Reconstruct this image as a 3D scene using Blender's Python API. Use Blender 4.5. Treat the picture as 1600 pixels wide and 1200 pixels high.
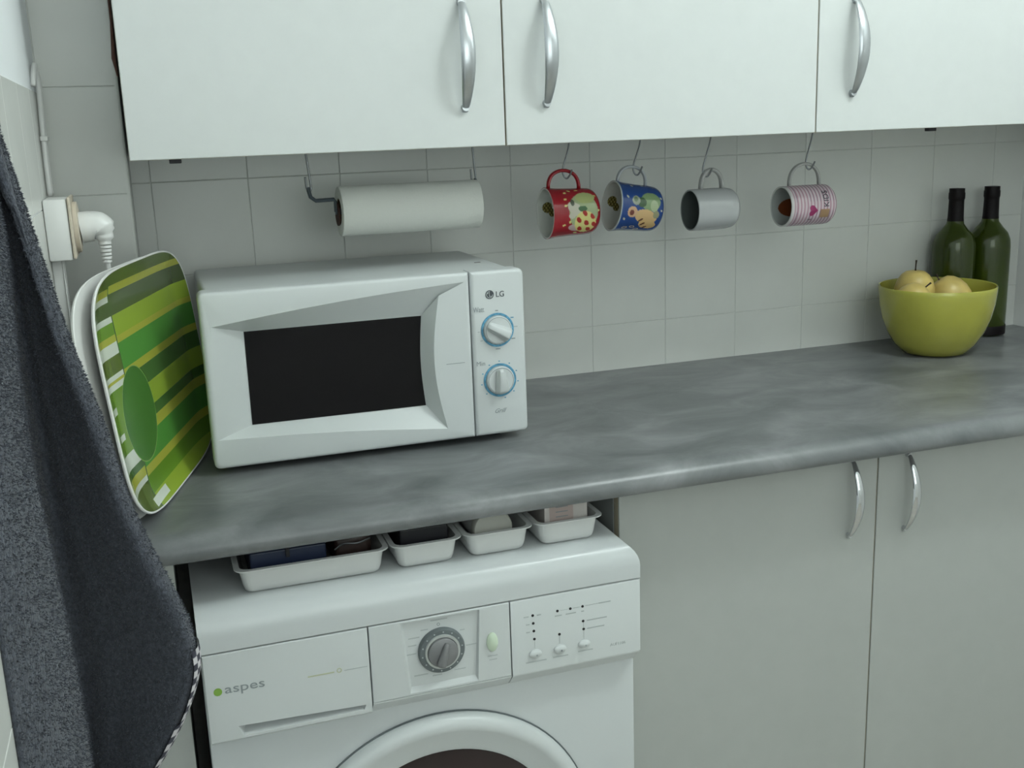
import bpy, bmesh, math, random
import numpy as np
from mathutils import Vector, Matrix

random.seed(7)
rng = np.random.default_rng(7)
for o in list(bpy.data.objects):
    bpy.data.objects.remove(o)
S = bpy.context.scene
COL = S.collection
PI = math.pi

# ------------------------------------------------------------------ camera
CAM_POS = Vector((0.2611, -1.8848, 1.3672))
PITCH, ROLL, YAW, FPX = 0.2339, -0.0364, 0.32, 1679.7
fwd = Vector((math.sin(YAW) * math.cos(PITCH), math.cos(YAW) * math.cos(PITCH), -math.sin(PITCH)))
r0 = Vector((math.cos(YAW), -math.sin(YAW), 0))
u0 = r0.cross(fwd)
right = math.cos(ROLL) * r0 + math.sin(ROLL) * u0
up = -math.sin(ROLL) * r0 + math.cos(ROLL) * u0
cam = bpy.data.cameras.new('camera')
cam.sensor_width = 36
cam.lens = FPX * 36 / 1600
cam.clip_start = 0.02
camo = bpy.data.objects.new('camera', cam)
mw = Matrix((right, up, -fwd)).transposed().to_4x4()
mw.translation = CAM_POS
camo.matrix_world = mw
COL.objects.link(camo)
S.camera = camo

# ------------------------------------------------------------------ world and light
W = bpy.data.worlds.new('world')
S.world = W
W.use_nodes = True
W.node_tree.nodes['Background'].inputs[0].default_value = (0.8, 0.9, 1, 1)
W.node_tree.nodes['Background'].inputs[1].default_value = 0.02
for lx in (1.48, 1.60, 1.72):          # a short ceiling tube lamp, in three lengths
    lamp = bpy.data.lights.new('ceiling_tube', 'POINT')
    lamp.energy = 8.3
    lamp.color = (0.885, 1.0, 0.99)
    lamp.shadow_soft_size = 0.07
    lampo = bpy.data.objects.new('ceiling_tube', lamp)
    lampo.location = (lx, -1.25, 2.50)
    COL.objects.link(lampo)
win = bpy.data.lights.new('rear_fill', 'AREA')      # soft fill added behind the camera to lift the shaded wall and column
win.shape = 'RECTANGLE'
win.size, win.size_y = 1.2, 1.2
win.energy = 9.3
win.color = (0.90, 1.0, 0.985)
fillo = bpy.data.objects.new('rear_fill', win)
fillo.location = (0.85, -2.79, 1.75)
fillo.rotation_euler = (math.radians(90), 0, 0)
COL.objects.link(fillo)
S.view_settings.view_transform = 'Standard'
S.view_settings.look = 'None'
S.view_settings.gamma = 1
S.view_settings.use_curve_mapping = False
S.view_settings.exposure = -0.06


# ------------------------------------------------------------------ materials
def srgb(r, g, b):
    f = lambda c: (c / 255 / 12.92) if c / 255 <= 0.04045 else ((c / 255 + 0.055) / 1.055) ** 2.4
    return (f(r), f(g), f(b))


def mat(name, col, rough=0.5, metal=0.0, noise=0.0, nscale=30, bump=0.0, bscale=200, coat=0.0, spec=0.5, sheen=0.0, stretch=None):
    m = bpy.data.materials.new(name)
    m.use_nodes = True
    nt = m.node_tree
    b = nt.nodes['Principled BSDF']
    b.inputs['Base Color'].default_value = (*col, 1)
    b.inputs['Roughness'].default_value = rough
    b.inputs['Metallic'].default_value = metal
    b.inputs['Specular IOR Level'].default_value = spec
    b.inputs['Coat Weight'].default_value = coat
    b.inputs['Sheen Weight'].default_value = sheen
    if noise or bump:
        tc = nt.nodes.new('ShaderNodeTexCoord')
        mp = nt.nodes.new('ShaderNodeMapping')
        if stretch:
            mp.inputs['Scale'].default_value = stretch
        nt.links.new(tc.outputs['Object'], mp.inputs['Vector'])
    if noise:
        n = nt.nodes.new('ShaderNodeTexNoise')
        n.inputs['Scale'].default_value = nscale
        n.inputs['Detail'].default_value = 6
        nt.links.new(mp.outputs[0], n.inputs['Vector'])
        r = nt.nodes.new('ShaderNodeValToRGB')
        r.color_ramp.elements[0].position = 0.3
        r.color_ramp.elements[1].position = 0.7
        r.color_ramp.elements[0].color = (*[c * (1 - noise) for c in col], 1)
        r.color_ramp.elements[1].color = (*[min(1, c * (1 + noise)) for c in col], 1)
        nt.links.new(n.outputs['Fac'], r.inputs['Fac'])
        nt.links.new(r.outputs['Color'], b.inputs['Base Color'])
    if bump:
        n2 = nt.nodes.new('ShaderNodeTexNoise')
        n2.inputs['Scale'].default_value = bscale
        n2.inputs['Detail'].default_value = 3
        nt.links.new(mp.outputs[0], n2.inputs['Vector'])
        bp = nt.nodes.new('ShaderNodeBump')
        bp.inputs['Strength'].default_value = bump
        bp.inputs['Distance'].default_value = 0.002
        nt.links.new(n2.outputs['Fac'], bp.inputs['Height'])
        nt.links.new(bp.outputs['Normal'], b.inputs['Normal'])
    return m


def print_mat(name, rough=0.25, coat=0.3):
    m = bpy.data.materials.new(name)
    m.use_nodes = True
    nt = m.node_tree
    v = nt.nodes.new('ShaderNodeVertexColor')
    v.layer_name = 'Col'
    b = nt.nodes['Principled BSDF']
    b.inputs['Roughness'].default_value = rough
    b.inputs['Coat Weight'].default_value = coat
    nt.links.new(v.outputs['Color'], b.inputs['Base Color'])
    return m


M = dict(
    tile=mat('tile_glaze', (0.70, 0.71, 0.675), 0.24, noise=0.03, nscale=9),
    grout=mat('grout', (0.63, 0.64, 0.61), 0.9, noise=0.08, nscale=60),
    plaster=mat('plaster', (0.86, 0.88, 0.90), 0.8, bump=0.15, bscale=80),
    paint=mat('white_wall_paint', (0.88, 0.88, 0.86), 0.85, bump=0.1),
    ceil=mat('ceiling_paint', (0.92, 0.92, 0.90), 0.9, bump=0.1),
    floor=mat('floor_tile', (0.56, 0.53, 0.47), 0.4, noise=0.12, nscale=12),
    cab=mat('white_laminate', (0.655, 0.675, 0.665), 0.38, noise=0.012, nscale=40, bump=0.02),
    cabedge=mat('laminate_edge', (0.52, 0.46, 0.33), 0.6),
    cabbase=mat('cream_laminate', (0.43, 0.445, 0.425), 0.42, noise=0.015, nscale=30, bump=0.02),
    brushed=mat('brushed_steel', (0.50, 0.52, 0.54), 0.28, 1.0, bump=0.05, bscale=90, stretch=(8, 8, 0.6)),
    chrome=mat('chrome', (0.66, 0.67, 0.69), 0.07, 1.0),
    wire=mat('steel_wire', (0.22, 0.23, 0.24), 0.3, 0.9),
    iron=mat('grey_iron', (0.10, 0.12, 0.14), 0.4, 0.6),
    white=mat('white_plastic', (0.62, 0.645, 0.645), 0.33, bump=0.01),
    enamel=mat('white_enamel', (0.60, 0.625, 0.63), 0.28),
    offwhite=mat('offwhite_plastic', (0.66, 0.67, 0.66), 0.4),
    cream=mat('aged_cream_plastic', (0.66, 0.58, 0.47), 0.5, noise=0.1, nscale=50),
    glass=mat('microwave_glass', (0.006, 0.005, 0.006), 0.16, spec=0.2),
    dark=mat('dark_void', (0.012, 0.01, 0.01), 0.7),
    drum=mat('door_glass', (0.02, 0.008, 0.01), 0.08, spec=0.6),
    logo=mat('logo_grey', (0.055, 0.065, 0.075), 0.5),
    ink=mat('grey_ink', (0.27, 0.30, 0.31), 0.6),
    softink=mat('faint_ink', (0.45, 0.48, 0.48), 0.6),
    blueink=mat('blue_ink', (0.10, 0.30, 0.45), 0.5, noise=0.35, nscale=180),
    greendot=mat('green_dot', (0.22, 0.40, 0.06), 0.5),
    greenink=mat('yellow_green_ink', (0.50, 0.52, 0.36), 0.6),
    led=mat('black_led', (0.006, 0.006, 0.008), 0.4),
    knobring=mat('knob_scale_grey', (0.13, 0.15, 0.155), 0.45),
    knobsilver=mat('knob_silver_ring', (0.55, 0.57, 0.56), 0.3, 0.4),
    knobgrey=mat('knob_grey', (0.21, 0.21, 0.215), 0.4),
    palegreen=mat('pale_green_plastic', (0.60, 0.70, 0.55), 0.35),
    paper=mat('kitchen_paper', (0.66, 0.67, 0.63), 0.95, bump=0.4, bscale=350),
    card=mat('card_core', (0.18, 0.12, 0.07), 0.9),
    bowl=mat('green_ceramic', (0.40, 0.385, 0.062), 0.2, noise=0.05, nscale=20, coat=0.3),
    pear=mat('pear_skin', (0.58, 0.44, 0.14), 0.4, noise=0.3, nscale=14),
    stem=mat('pear_stem', (0.035, 0.022, 0.012), 0.8),
    foil=mat('black_foil', (0.005, 0.003, 0.004), 0.5, spec=0.2),
    navy=mat('navy_plastic', (0.012, 0.022, 0.06), 0.45),
    blackp=mat('black_plastic', (0.006, 0.006, 0.010), 0.5),
    brown=mat('dark_brown', (0.03, 0.015, 0.012), 0.5, noise=0.4, nscale=60),
    lidc=mat('cream_lid', (0.48, 0.48, 0.43), 0.5),
    boxp=mat('pale_carton', (0.62, 0.58, 0.55), 0.7, noise=0.06, nscale=60),
    pinkp=mat('pink_print', (0.50, 0.40, 0.37), 0.7),
    wood=mat('brown_wood', (0.05, 0.018, 0.010), 0.8),
    melamine=mat('white_melamine', (0.84, 0.84, 0.82), 0.3),
    towel=mat('slate_terry', (0.064, 0.071, 0.090), 0.95, noise=0.35, nscale=260, bump=1.0, bscale=420, sheen=0.15),
    greymug=mat('grey_glaze', (0.40, 0.40, 0.39), 0.3),
    pinkheart=mat('magenta_print', (0.30, 0.03, 0.12), 0.4),
    tanprint=mat('tan_print', (0.36, 0.22, 0.12), 0.5),
    mugink=mat('mug_ink', (0.04, 0.04, 0.055), 0.5),
    printm=print_mat('glazed_print'),
    checks=print_mat('checked_cotton', 0.9, 0),
)


def counter_mat():
    m = bpy.data.materials.new('grey_stone_laminate')
    m.use_nodes = True
    nt = m.node_tree
    b = nt.nodes['Principled BSDF']
    tc = nt.nodes.new('ShaderNodeTexCoord')
    mp = nt.nodes.new('ShaderNodeMapping')
    mp.inputs['Scale'].default_value = (0.75, 1.25, 1)
    nt.links.new(tc.outputs['Object'], mp.inputs[0])
    n = nt.nodes.new('ShaderNodeTexNoise')
    n.inputs['Scale'].default_value = 9
    n.inputs['Detail'].default_value = 7
    n.inputs['Roughness'].default_value = 0.62
    n.inputs['Distortion'].default_value = 0.6
    nt.links.new(mp.outputs[0], n.inputs['Vector'])
    r = nt.nodes.new('ShaderNodeValToRGB')
    e = r.color_ramp.elements
    e[0].position = 0.30
    e[0].color = (0.100, 0.109, 0.112, 1)
    e[1].position = 0.74
    e[1].color = (0.265, 0.270, 0.278, 1)
    x = e.new(0.52)
    x.color = (0.172, 0.179, 0.183, 1)
    nt.links.new(n.outputs['Fac'], r.inputs['Fac'])
    nt.links.new(r.outputs[0], b.inputs['Base Color'])
    b.inputs['Roughness'].default_value = 0.32
    n2 = nt.nodes.new('ShaderNodeTexNoise')
    n2.inputs['Scale'].default_value = 300
    nt.links.new(tc.outputs['Object'], n2.inputs['Vector'])
    bp = nt.nodes.new('ShaderNodeBump')
    bp.inputs['Strength'].default_value = 0.06
    bp.inputs['Distance'].default_value = 0.001
    nt.links.new(n2.outputs['Fac'], bp.inputs['Height'])
    nt.links.new(bp.outputs[0], b.inputs['Normal'])
    return m


def bottle_mat():
    m = bpy.data.materials.new('green_bottle_glass')
    m.use_nodes = True
    nt = m.node_tree
    b = nt.nodes['Principled BSDF']
    b.inputs['Base Color'].default_value = (0.11, 0.165, 0.010, 1)
    b.inputs['Roughness'].default_value = 0.16
    b.inputs['Transmission Weight'].default_value = 0.75
    b.inputs['IOR'].default_value = 1.5
    return m


M['counter'] = counter_mat()
M['bottle'] = bottle_mat()


# ------------------------------------------------------------------ helpers
def link(name, me, m=None, parent=None, smooth=False):
    o = bpy.data.objects.new(name, me)
    COL.objects.link(o)
    if m is not None:
        me.materials.append(M[m] if isinstance(m, str) else m)
    if smooth:
        for p in me.polygons:
            p.use_smooth = True
    if parent is not None:
        o.parent = parent
    return o


def base_of(parent):
    v = Vector((0, 0, 0))
    while parent is not None:
        v += parent.location
        parent = parent.parent
    return v


def obj(name, bm, m, parent=None, smooth=False, auto=None):
    """one mesh object; vertices are given in world coordinates"""
    off = base_of(parent)
    if off.length:
        bmesh.ops.translate(bm, verts=bm.verts, vec=-off)
    bmesh.ops.recalc_face_normals(bm, faces=bm.faces)
    me = bpy.data.meshes.new(name)
    bm.to_mesh(me)
    bm.free()
    o = link(name, me, m, parent, smooth)
    if auto is not None:
        for p in me.polygons:
            p.use_smooth = True
        me.set_sharp_from_angle(angle=math.radians(auto))
    return o


def tag(o, label, cat, group=None, kind=None):
    o['label'] = label
    o['category'] = cat
    if group:
        o['group'] = group
    if kind:
        o['kind'] = kind
    return o


def thing(name, label, cat, loc, group=None):
    o = bpy.data.objects.new(name, None)
    o.empty_display_size = 0.03
    o.location = loc
    COL.objects.link(o)
    return tag(o, label, cat, group)


def struct(o):
    o['kind'] = 'structure'
    return o


def box(x0, x1, y0, y1, z0, z1, bev=0.0, seg=2, bm=None):
    b = bmesh.new()
    bmesh.ops.create_cube(b, size=1)
    for v in b.verts:
        v.co = Vector(((x0 + x1) / 2 + v.co.x * (x1 - x0), (y0 + y1) / 2 + v.co.y * (y1 - y0), (z0 + z1) / 2 + v.co.z * (z1 - z0)))
    if bev:
        bmesh.ops.bevel(b, geom=b.edges[:], offset=bev, segments=seg, affect='EDGES', profile=0.5)
    if bm is None:
        return b
    join(bm, b)
    return bm


def join(bm, b):
    me = bpy.data.meshes.new('tmp')
    b.to_mesh(me)
    b.free()
    bm.from_mesh(me)
    bpy.data.meshes.remove(me)
    return bm


def extrude_x(prof, x0, x1):
    """closed (y, z) profile extruded along x"""
    b = bmesh.new()
    A = [b.verts.new((x0, y, z)) for y, z in prof]
    B = [b.verts.new((x1, y, z)) for y, z in prof]
    n = len(prof)
    for i in range(n):
        b.faces.new((A[i], A[(i + 1) % n], B[(i + 1) % n], B[i]))
    b.faces.new(A)
    b.faces.new(B[::-1])
    return b


def lathe(prof, seg=48, mtx=None, close=False):
    """(r, h) profile about local z; r = 0 makes a pole"""
    b = bmesh.new()
    rings = []
    for r, h in prof:
        if r < 1e-6:
            rings.append([b.verts.new((0, 0, h))])
        else:
            rings.append([b.verts.new((r * math.cos(2 * PI * k / seg), r * math.sin(2 * PI * k / seg), h)) for k in range(seg)])
    pairs = list(zip(rings, rings[1:])) + ([(rings[-1], rings[0])] if close else [])
    for A, B in pairs:
        for k in range(seg):
            j = (k + 1) % seg
            if len(A) == 1 and len(B) == 1:
                continue
            if len(A) == 1:
                b.faces.new((A[0], B[j], B[k]))
            elif len(B) == 1:
                b.faces.new((A[k], A[j], B[0]))
            else:
                b.faces.new((A[k], A[j], B[j], B[k]))
    if mtx is not None:
        bmesh.ops.transform(b, matrix=mtx, verts=b.verts)
    return b


def frame(loc, zaxis, xhint=(0, 0, 1)):
    z = Vector(zaxis).normalized()
    x = Vector(xhint)
    x = (x - z * x.dot(z)).normalized()
    y = z.cross(x)
    m = Matrix((x, y, z)).transposed().to_4x4()
    m.translation = Vector(loc)
    return m


def smooth_path(pts, n=6):
    P = [Vector(p) for p in pts]
    out = []
    for i in range(len(P) - 1):
        a, b, c, d = P[max(i - 1, 0)], P[i], P[i + 1], P[min(i + 2, len(P) - 1)]
        for k in range(n):
            t = k / n
            out.append(0.5 * ((2 * b) + (c - a) * t + (2 * a - 5 * b + 4 * c - d) * t * t + (3 * b - a - 3 * c + d) * t ** 3))
    out.append(P[-1])
    return out


def tube(pts, rad, seg=8, bm=None, flat=None, side=None, cap=True):
    """sweep; rad scalar or list; flat = thickness ratio across `side` vector"""
    b = bmesh.new()
    P = [Vector(p) for p in pts]
    R = rad if isinstance(rad, (list, tuple)) else [rad] * len(P)
    rings = []
    ref = Vector(side) if side is not None else Vector((0.3, 0.2, 1)).normalized()
    prev = None
    for i, p in enumerate(P):
        t = (P[min(i + 1, len(P) - 1)] - P[max(i - 1, 0)]).normalized()
        if side is not None or prev is None:
            x = ref - t * ref.dot(t)
            if x.length < 1e-4:
                x = Vector((1, 0, 0)) - t * t.x
        else:
            x = prev - t * prev.dot(t)
        x.normalize()
        prev = x
        y = t.cross(x)
        f = flat if flat is not None else 1
        rings.append([b.verts.new(p + x * R[i] * math.cos(2 * PI * k / seg) + y * R[i] * f * math.sin(2 * PI * k / seg)) for k in range(seg)])
    for A, B in zip(rings, rings[1:]):
        for k in range(seg):
            j = (k + 1) % seg
            b.faces.new((A[k], A[j], B[j], B[k]))
    if cap:
        b.faces.new(rings[0][::-1])
        b.faces.new(rings[-1])
    if bm is None:
        return b
    return join(bm, b)


def grid_mesh(name, V, nu, nv, colors=None, closed_u=False):
    """V: (nu*nv,3) array, index i*nv+j"""
    F = []
    for i in range(nu if closed_u else nu - 1):
        i2 = (i + 1) % nu
        for j in range(nv - 1):
            F.append((i * nv + j, i2 * nv + j, i2 * nv + j + 1, i * nv + j + 1))
    me = bpy.data.meshes.new(name)
    me.from_pydata([tuple(v) for v in V], [], F)
    if colors is not None:
        ca = me.color_attributes.new('Col', 'FLOAT_COLOR', 'POINT')
        c = np.ones((len(V), 4), np.float32)
        c[:, :3] = colors
        ca.data.foreach_set('color', c.ravel())
    for p in me.polygons:
        p.use_smooth = True
    me.update()
    return me


def text_mesh(body, size, extrude=0.0002, shear=0.0, spacing=1.0):
    c = bpy.data.curves.new('txt', 'FONT')
    c.body = body
    c.size = size
    c.extrude = extrude
    c.shear = shear
    c.space_character = spacing
    c.align_x = 'LEFT'
    c.resolution_u = 4
    o = bpy.data.objects.new('txt', c)
    COL.objects.link(o)
    dg = bpy.context.evaluated_depsgraph_get()
    dg.update()
    me = bpy.data.meshes.new_from_object(o.evaluated_get(dg))
    bpy.data.objects.remove(o)
    bpy.data.curves.remove(c)
    return me


def text(parent, name, body, x0, x1, z, y, m, height=None, shear=0.0, label=None, squash=1.0):
    """lettering facing -y; fitted between x0 and x1, baseline z"""
    me = text_mesh(body, 0.01, 0.0002, shear)
    co = np.zeros(len(me.vertices) * 3, np.float32)
    me.vertices.foreach_get('co', co)
    co = co.reshape(-1, 3)
    w = co[:, 0].max() - co[:, 0].min()
    s = (x1 - x0) / w
    sy = s * squash if height is None else height / (co[:, 1].max() - co[:, 1].min())
    off = base_of(parent)
    new = np.stack([x0 + (co[:, 0] - co[:, 0].min()) * s - off.x, y - co[:, 2] - off.y, z + co[:, 1] * sy - off.z], 1).astype(np.float32)
    me.vertices.foreach_set('co', new.ravel())
    me.update()
    o = link(name, me, m, parent)
    if label:
        o['label'] = label
    return o


def poly_prism(pts, y0, y1):
    """(x, z) polygon between two y planes"""
    b = bmesh.new()
    A = [b.verts.new((x, y0, z)) for x, z in pts]
    B = [b.verts.new((x, y1, z)) for x, z in pts]
    n = len(pts)
    for i in range(n):
        b.faces.new((A[i], A[(i + 1) % n], B[(i + 1) % n], B[i]))
    b.faces.new(A)
    b.faces.new(B[::-1])
    return b


def ellipse(cx, cz, rx, rz, n=24):
    return [(cx + rx * math.cos(2 * PI * k / n), cz + rz * math.sin(2 * PI * k / n)) for k in range(n)]


def recess_plate(outer, ring, inner, yf, yr, yb, bevel=0.0):
    """front plate at yf with outline `outer`; an opening `ring` whose sides slope to `inner` at yr; back at yb"""
    b = bmesh.new()

    def loop(pts, y):
        return [b.verts.new((x, y, z)) for x, z in pts]

    def edges(L):
        return [b.edges.new((L[i], L[(i + 1) % len(L)])) for i in range(len(L))]
    def inset(pts, d):
        cx = (min(p[0] for p in pts) + max(p[0] for p in pts)) / 2
        cz = (min(p[1] for p in pts) + max(p[1] for p in pts)) / 2
        wx = (max(p[0] for p in pts) - min(p[0] for p in pts)) / 2
        wz = (max(p[1] for p in pts) - min(p[1] for p in pts)) / 2
        return [(cx + (x - cx) * (wx - d) / wx, cz + (z - cz) * (wz - d) / wz) for x, z in pts]
    front = outer
    steps = []
    if bevel:
        for k in range(1, 5):
            a = k / 4 * PI / 2
            steps.append((inset(outer, bevel * (1 - math.cos(a))), yf + bevel * (1 - math.sin(a))))
        front, yfront = steps[-1]
    O = loop(front, yf)
    if ring is None:
        b.faces.new(O)
    else:
        R = loop(ring, yf)
        e = edges(R) + edges(O)
        bmesh.ops.triangle_fill(b, use_beauty=True, use_dissolve=False, edges=e)
    prev = O
    seq = []
    if bevel:
        seq = [(p, y) for p, y in steps[:-1]][::-1] + [(outer, yf + bevel)]
    seq.append((outer, yb))
    for pts, y in seq:
        L = loop(pts, y)
        for i in range(len(L)):
            j = (i + 1) % len(L)
            b.faces.new((prev[i], prev[j], L[j], L[i]))
        prev = L
    b.faces.new(prev)
    if ring is None:
        return b
    I = loop(inner, yr)
    n = len(R)
    for i in range(n):
        j = (i + 1) % n
        b.faces.new((R[i], R[j], I[j], I[i]))
    b.faces.new(I)
    return b


# ================================================================== the setting
X_L, X_R = 0.135, 2.07
P = 0.1555          # tile pitch
struct(obj('floor', box(0.0, 2.2, -2.9, 0.12, -0.05, 0.0), 'floor'))
struct(obj('ceiling', box(0.0, 2.2, -2.9, 0.12, 2.6, 2.65), 'ceil'))
wall_back = struct(obj('wall_back', box(0.03, 2.17, 0.0011, 0.1, 0, 2.6), 'grout'))
wall_left = struct(obj('wall_left', box(0.03, X_L - 0.0011, -2.85, 0.003, 0, 2.6), 'plaster'))
wall_right = struct(obj('wall_right', box(X_R, 2.17, -2.85, 0.003, 0, 2.6), 'paint'))
wall_front = struct(obj('wall_front', box(0.03, 2.17, -2.9, -2.8, 0, 2.6), 'paint'))
COLX, COLY = 0.2447, -0.157
wall_column = struct(obj('wall_corner', box(X_L - 0.003, COLX - 0.002, COLY + 0.0011, 0.003, 0, 2.6), 'grout'))

tile_meshes = {}


def tile_mesh(w, h, axis):
    key = (round(w, 4), round(h, 4), axis)
    if key not in tile_meshes:
        g, d = 0.0005, 0.0032
        if axis == 'y':
            b = box(-w / 2 + g, w / 2 - g, 0, d, -h / 2 + g, h / 2 - g)
            fe = [e for e in b.edges if all(v.co.y < d / 2 for v in e.verts)]
        else:
            b = box(-d, 0, -w / 2 + g, w / 2 - g, -h / 2 + g, h / 2 - g)
            fe = [e for e in b.edges if all(v.co.x > -d / 2 for v in e.verts)]
        bmesh.ops.bevel(b, geom=fe, offset=0.0008, segments=2, affect='EDGES', profile=0.5)
        bmesh.ops.recalc_face_normals(b, faces=b.faces)
        me = bpy.data.meshes.new('tile')
        b.to_mesh(me)
        b.free()
        me.materials.append(M['tile'])
        tile_meshes[key] = me
    return tile_meshes[key]


def tile(parent, axis, a0, a1, z0, z1, plane):
    o = bpy.data.objects.new('tile', tile_mesh(a1 - a0, z1 - z0, axis))
    COL.objects.link(o)
    o.parent = parent
    c, zc = (a0 + a1) / 2, (z0 + z1) / 2
    o.location = (c, plane, zc) if axis == 'y' else (plane, c, zc)
    return o


cols = [1.053 + P * k for k in range(-6, 8)]
edges_x = [COLX] + [c for c in cols if COLX + 0.01 < c < X_R - 0.01] + [X_R]
for r in range(4):
    z0 = 0.834 + P * r
    for a, b_ in zip(edges_x, edges_x[1:]):
        tile(wall_back, 'y', a, b_, z0, z0 + P, 0.0)
for r in range(-2, 7):
    z0 = 1.447 - P * 2 + P * r
    tile(wall_column, 'y', X_L, COLX - 0.0045, z0, z0 + P, COLY)
# quarter-round edge trim on the boxed-in column
trim = struct(obj('trim_1', lathe([(0.0, 0.0), (0.0048, 0.0), (0.0048, 2.59), (0.0, 2.59)], 16, Matrix.Translation((COLX - 0.0048, COLY + 0.0048, 0))), 'tile', smooth=False, auto=40))
for r in range(5):
    z1 = 1.4395 - P * r
    for k in range(8):
        y1 = COLY - P * k
        tile(wall_left, 'x', y1 - P, y1, z1 - P, z1, X_L)

# ================================================================== wall cabinets
CY, CZ0, CZ1 = -0.34, 1.342, 2.06


def bow_handle(parent, x, y, z0, z1, m, out, w, name='handle', thick=0.35, pts=15):
    b = bmesh.new()
    path, rad = [], []
    for k in range(pts):
        t = k / (pts - 1)
        a = math.sin(PI * t)
        path.append((x, y - 0.002 - out * a ** 0.8, z0 + (z1 - z0) * t))
        rad.append(w * (0.42 + 0.58 * a ** 0.9))
    tube(path, rad, 12, b, flat=thick, side=(1, 0, 0))
    for zz in (z0 + 0.006, z1 - 0.006):
        join(b, lathe([(0, 0), (w * 0.5, 0), (w * 0.5, 0.008), (0, 0.008)], 12, frame((x, y + 0.0002, zz), (0, -1, 0))))
    return obj(name, b, m, parent, auto=50)


def cabinet_door(parent, x0, x1, y, z0, z1, m, hx, hz0, hz1, hm, out, w, thick):
    d = obj('door', box(x0 + 0.0012, x1 - 0.0012, y, y + 0.018, z0, z1, 0.0012, 2), m, parent)
    obj('door_edge', box(x0 + 0.0010, x1 - 0.0010, y + 0.0025, y + 0.0175, z0 - 0.0003, z1 + 0.0003), 'cabedge', d)
    bow_handle(d, hx, y, hz0, hz1, hm, out, w, thick=thick)
    return d


def carcass(parent, x0, x1, y0, y1, z0, z1, m):
    obj('body', box(x0, x1, y0, y1, z0, z1), m, parent)


c1 = thing('wall_cabinet', 'white two-door wall cabinet above the microwave and the red and blue mugs', 'cabinet', (0.78, -0.16, CZ0), 'wall cabinets over the worktop')
carcass(c1, 0.250, 1.3085, -0.3205, -0.002, CZ0 + 0.002, CZ1, 'cab')
cabinet_door(c1, 0.2483, 0.7778, CY, CZ0, CZ1, 'cab', 0.716, 1.392, 1.548, 'brushed', 0.029, 0.0108, 0.32)
cabinet_door(c1, 0.7778, 1.3103, CY, CZ0, CZ1, 'cab', 0.842, 1.395, 1.551, 'brushed', 0.029, 0.0108, 0.32)
obj('shelf_fixing', box(0.300, 0.316, -0.325, -0.315, CZ0 - 0.006, CZ0 + 0.003, 0.001), 'blackp', c1)
obj('wood_shim', tube([(0.2462, -0.315, 1.62), (0.2462, -0.315, 1.52), (0.2440, -0.315, 1.475), (0.2465, -0.315, 1.452)], [0.001, 0.0016, 0.0028, 0.001], 8), 'wood', c1)
c2 = thing('wall_cabinet', 'white single-door wall cabinet above the fruit bowl and bottles', 'cabinet', (1.6, -0.16, CZ0), 'wall cabinets over the worktop')
carcass(c2, 1.3125, 1.845, -0.3205, -0.002, CZ0 + 0.002, CZ1, 'cab')
cabinet_door(c2, 1.3103, 1.8450, CY, CZ0, CZ1, 'cab', 1.376, 1.397, 1.553, 'brushed', 0.029, 0.0108, 0.32)
obj('shelf_fixing', box(1.545, 1.562, -0.325, -0.315, CZ0 - 0.006, CZ0 + 0.003, 0.001), 'blackp', c2)
obj('filler_strip', box(1.8465, 2.068, CY + 0.002, -0.002, CZ0, CZ1, 0.001), 'cab', c2)

# ================================================================== base cabinet
DY = -0.53
bc = thing('base_cabinet', 'cream white two-door base cabinet to the right of the washing machine', 'cabinet', (1.3, -0.27, 0))
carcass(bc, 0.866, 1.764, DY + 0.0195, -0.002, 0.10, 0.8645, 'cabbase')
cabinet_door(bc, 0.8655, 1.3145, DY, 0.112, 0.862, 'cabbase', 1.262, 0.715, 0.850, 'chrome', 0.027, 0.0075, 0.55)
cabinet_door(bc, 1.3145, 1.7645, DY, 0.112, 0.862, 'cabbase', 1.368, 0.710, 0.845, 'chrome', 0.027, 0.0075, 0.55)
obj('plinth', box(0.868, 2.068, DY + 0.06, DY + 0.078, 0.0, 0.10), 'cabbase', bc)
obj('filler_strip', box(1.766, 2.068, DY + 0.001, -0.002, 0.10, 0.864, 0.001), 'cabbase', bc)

fp = thing('filler_panel', 'dim white side panel between the tiled wall and the washing machine', 'panel', (0.19, -0.55, 0))
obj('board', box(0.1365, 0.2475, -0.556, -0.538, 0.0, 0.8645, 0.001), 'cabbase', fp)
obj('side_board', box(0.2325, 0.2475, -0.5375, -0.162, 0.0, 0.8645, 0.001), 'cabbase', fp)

# ================================================================== worktop
prof = [(-0.001, 0.866), (-0.001, 0.9), (-0.45, 0.9), (-0.572, 0.9)]
for k in range(1, 9):
    a = k / 8 * PI / 2
    prof.append((-0.572 - 0.030 * math.sin(a), 0.877 + 0.023 * math.cos(a)))
prof += [(-0.6015, 0.872), (-0.599, 0.868), (-0.595, 0.866)]
wt = obj('worktop', extrude_x(prof, 0.1355, X_R - 0.0005), 'counter', auto=35)
tag(wt, 'long mottled dark grey worktop with a rounded front edge', 'worktop')

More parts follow.
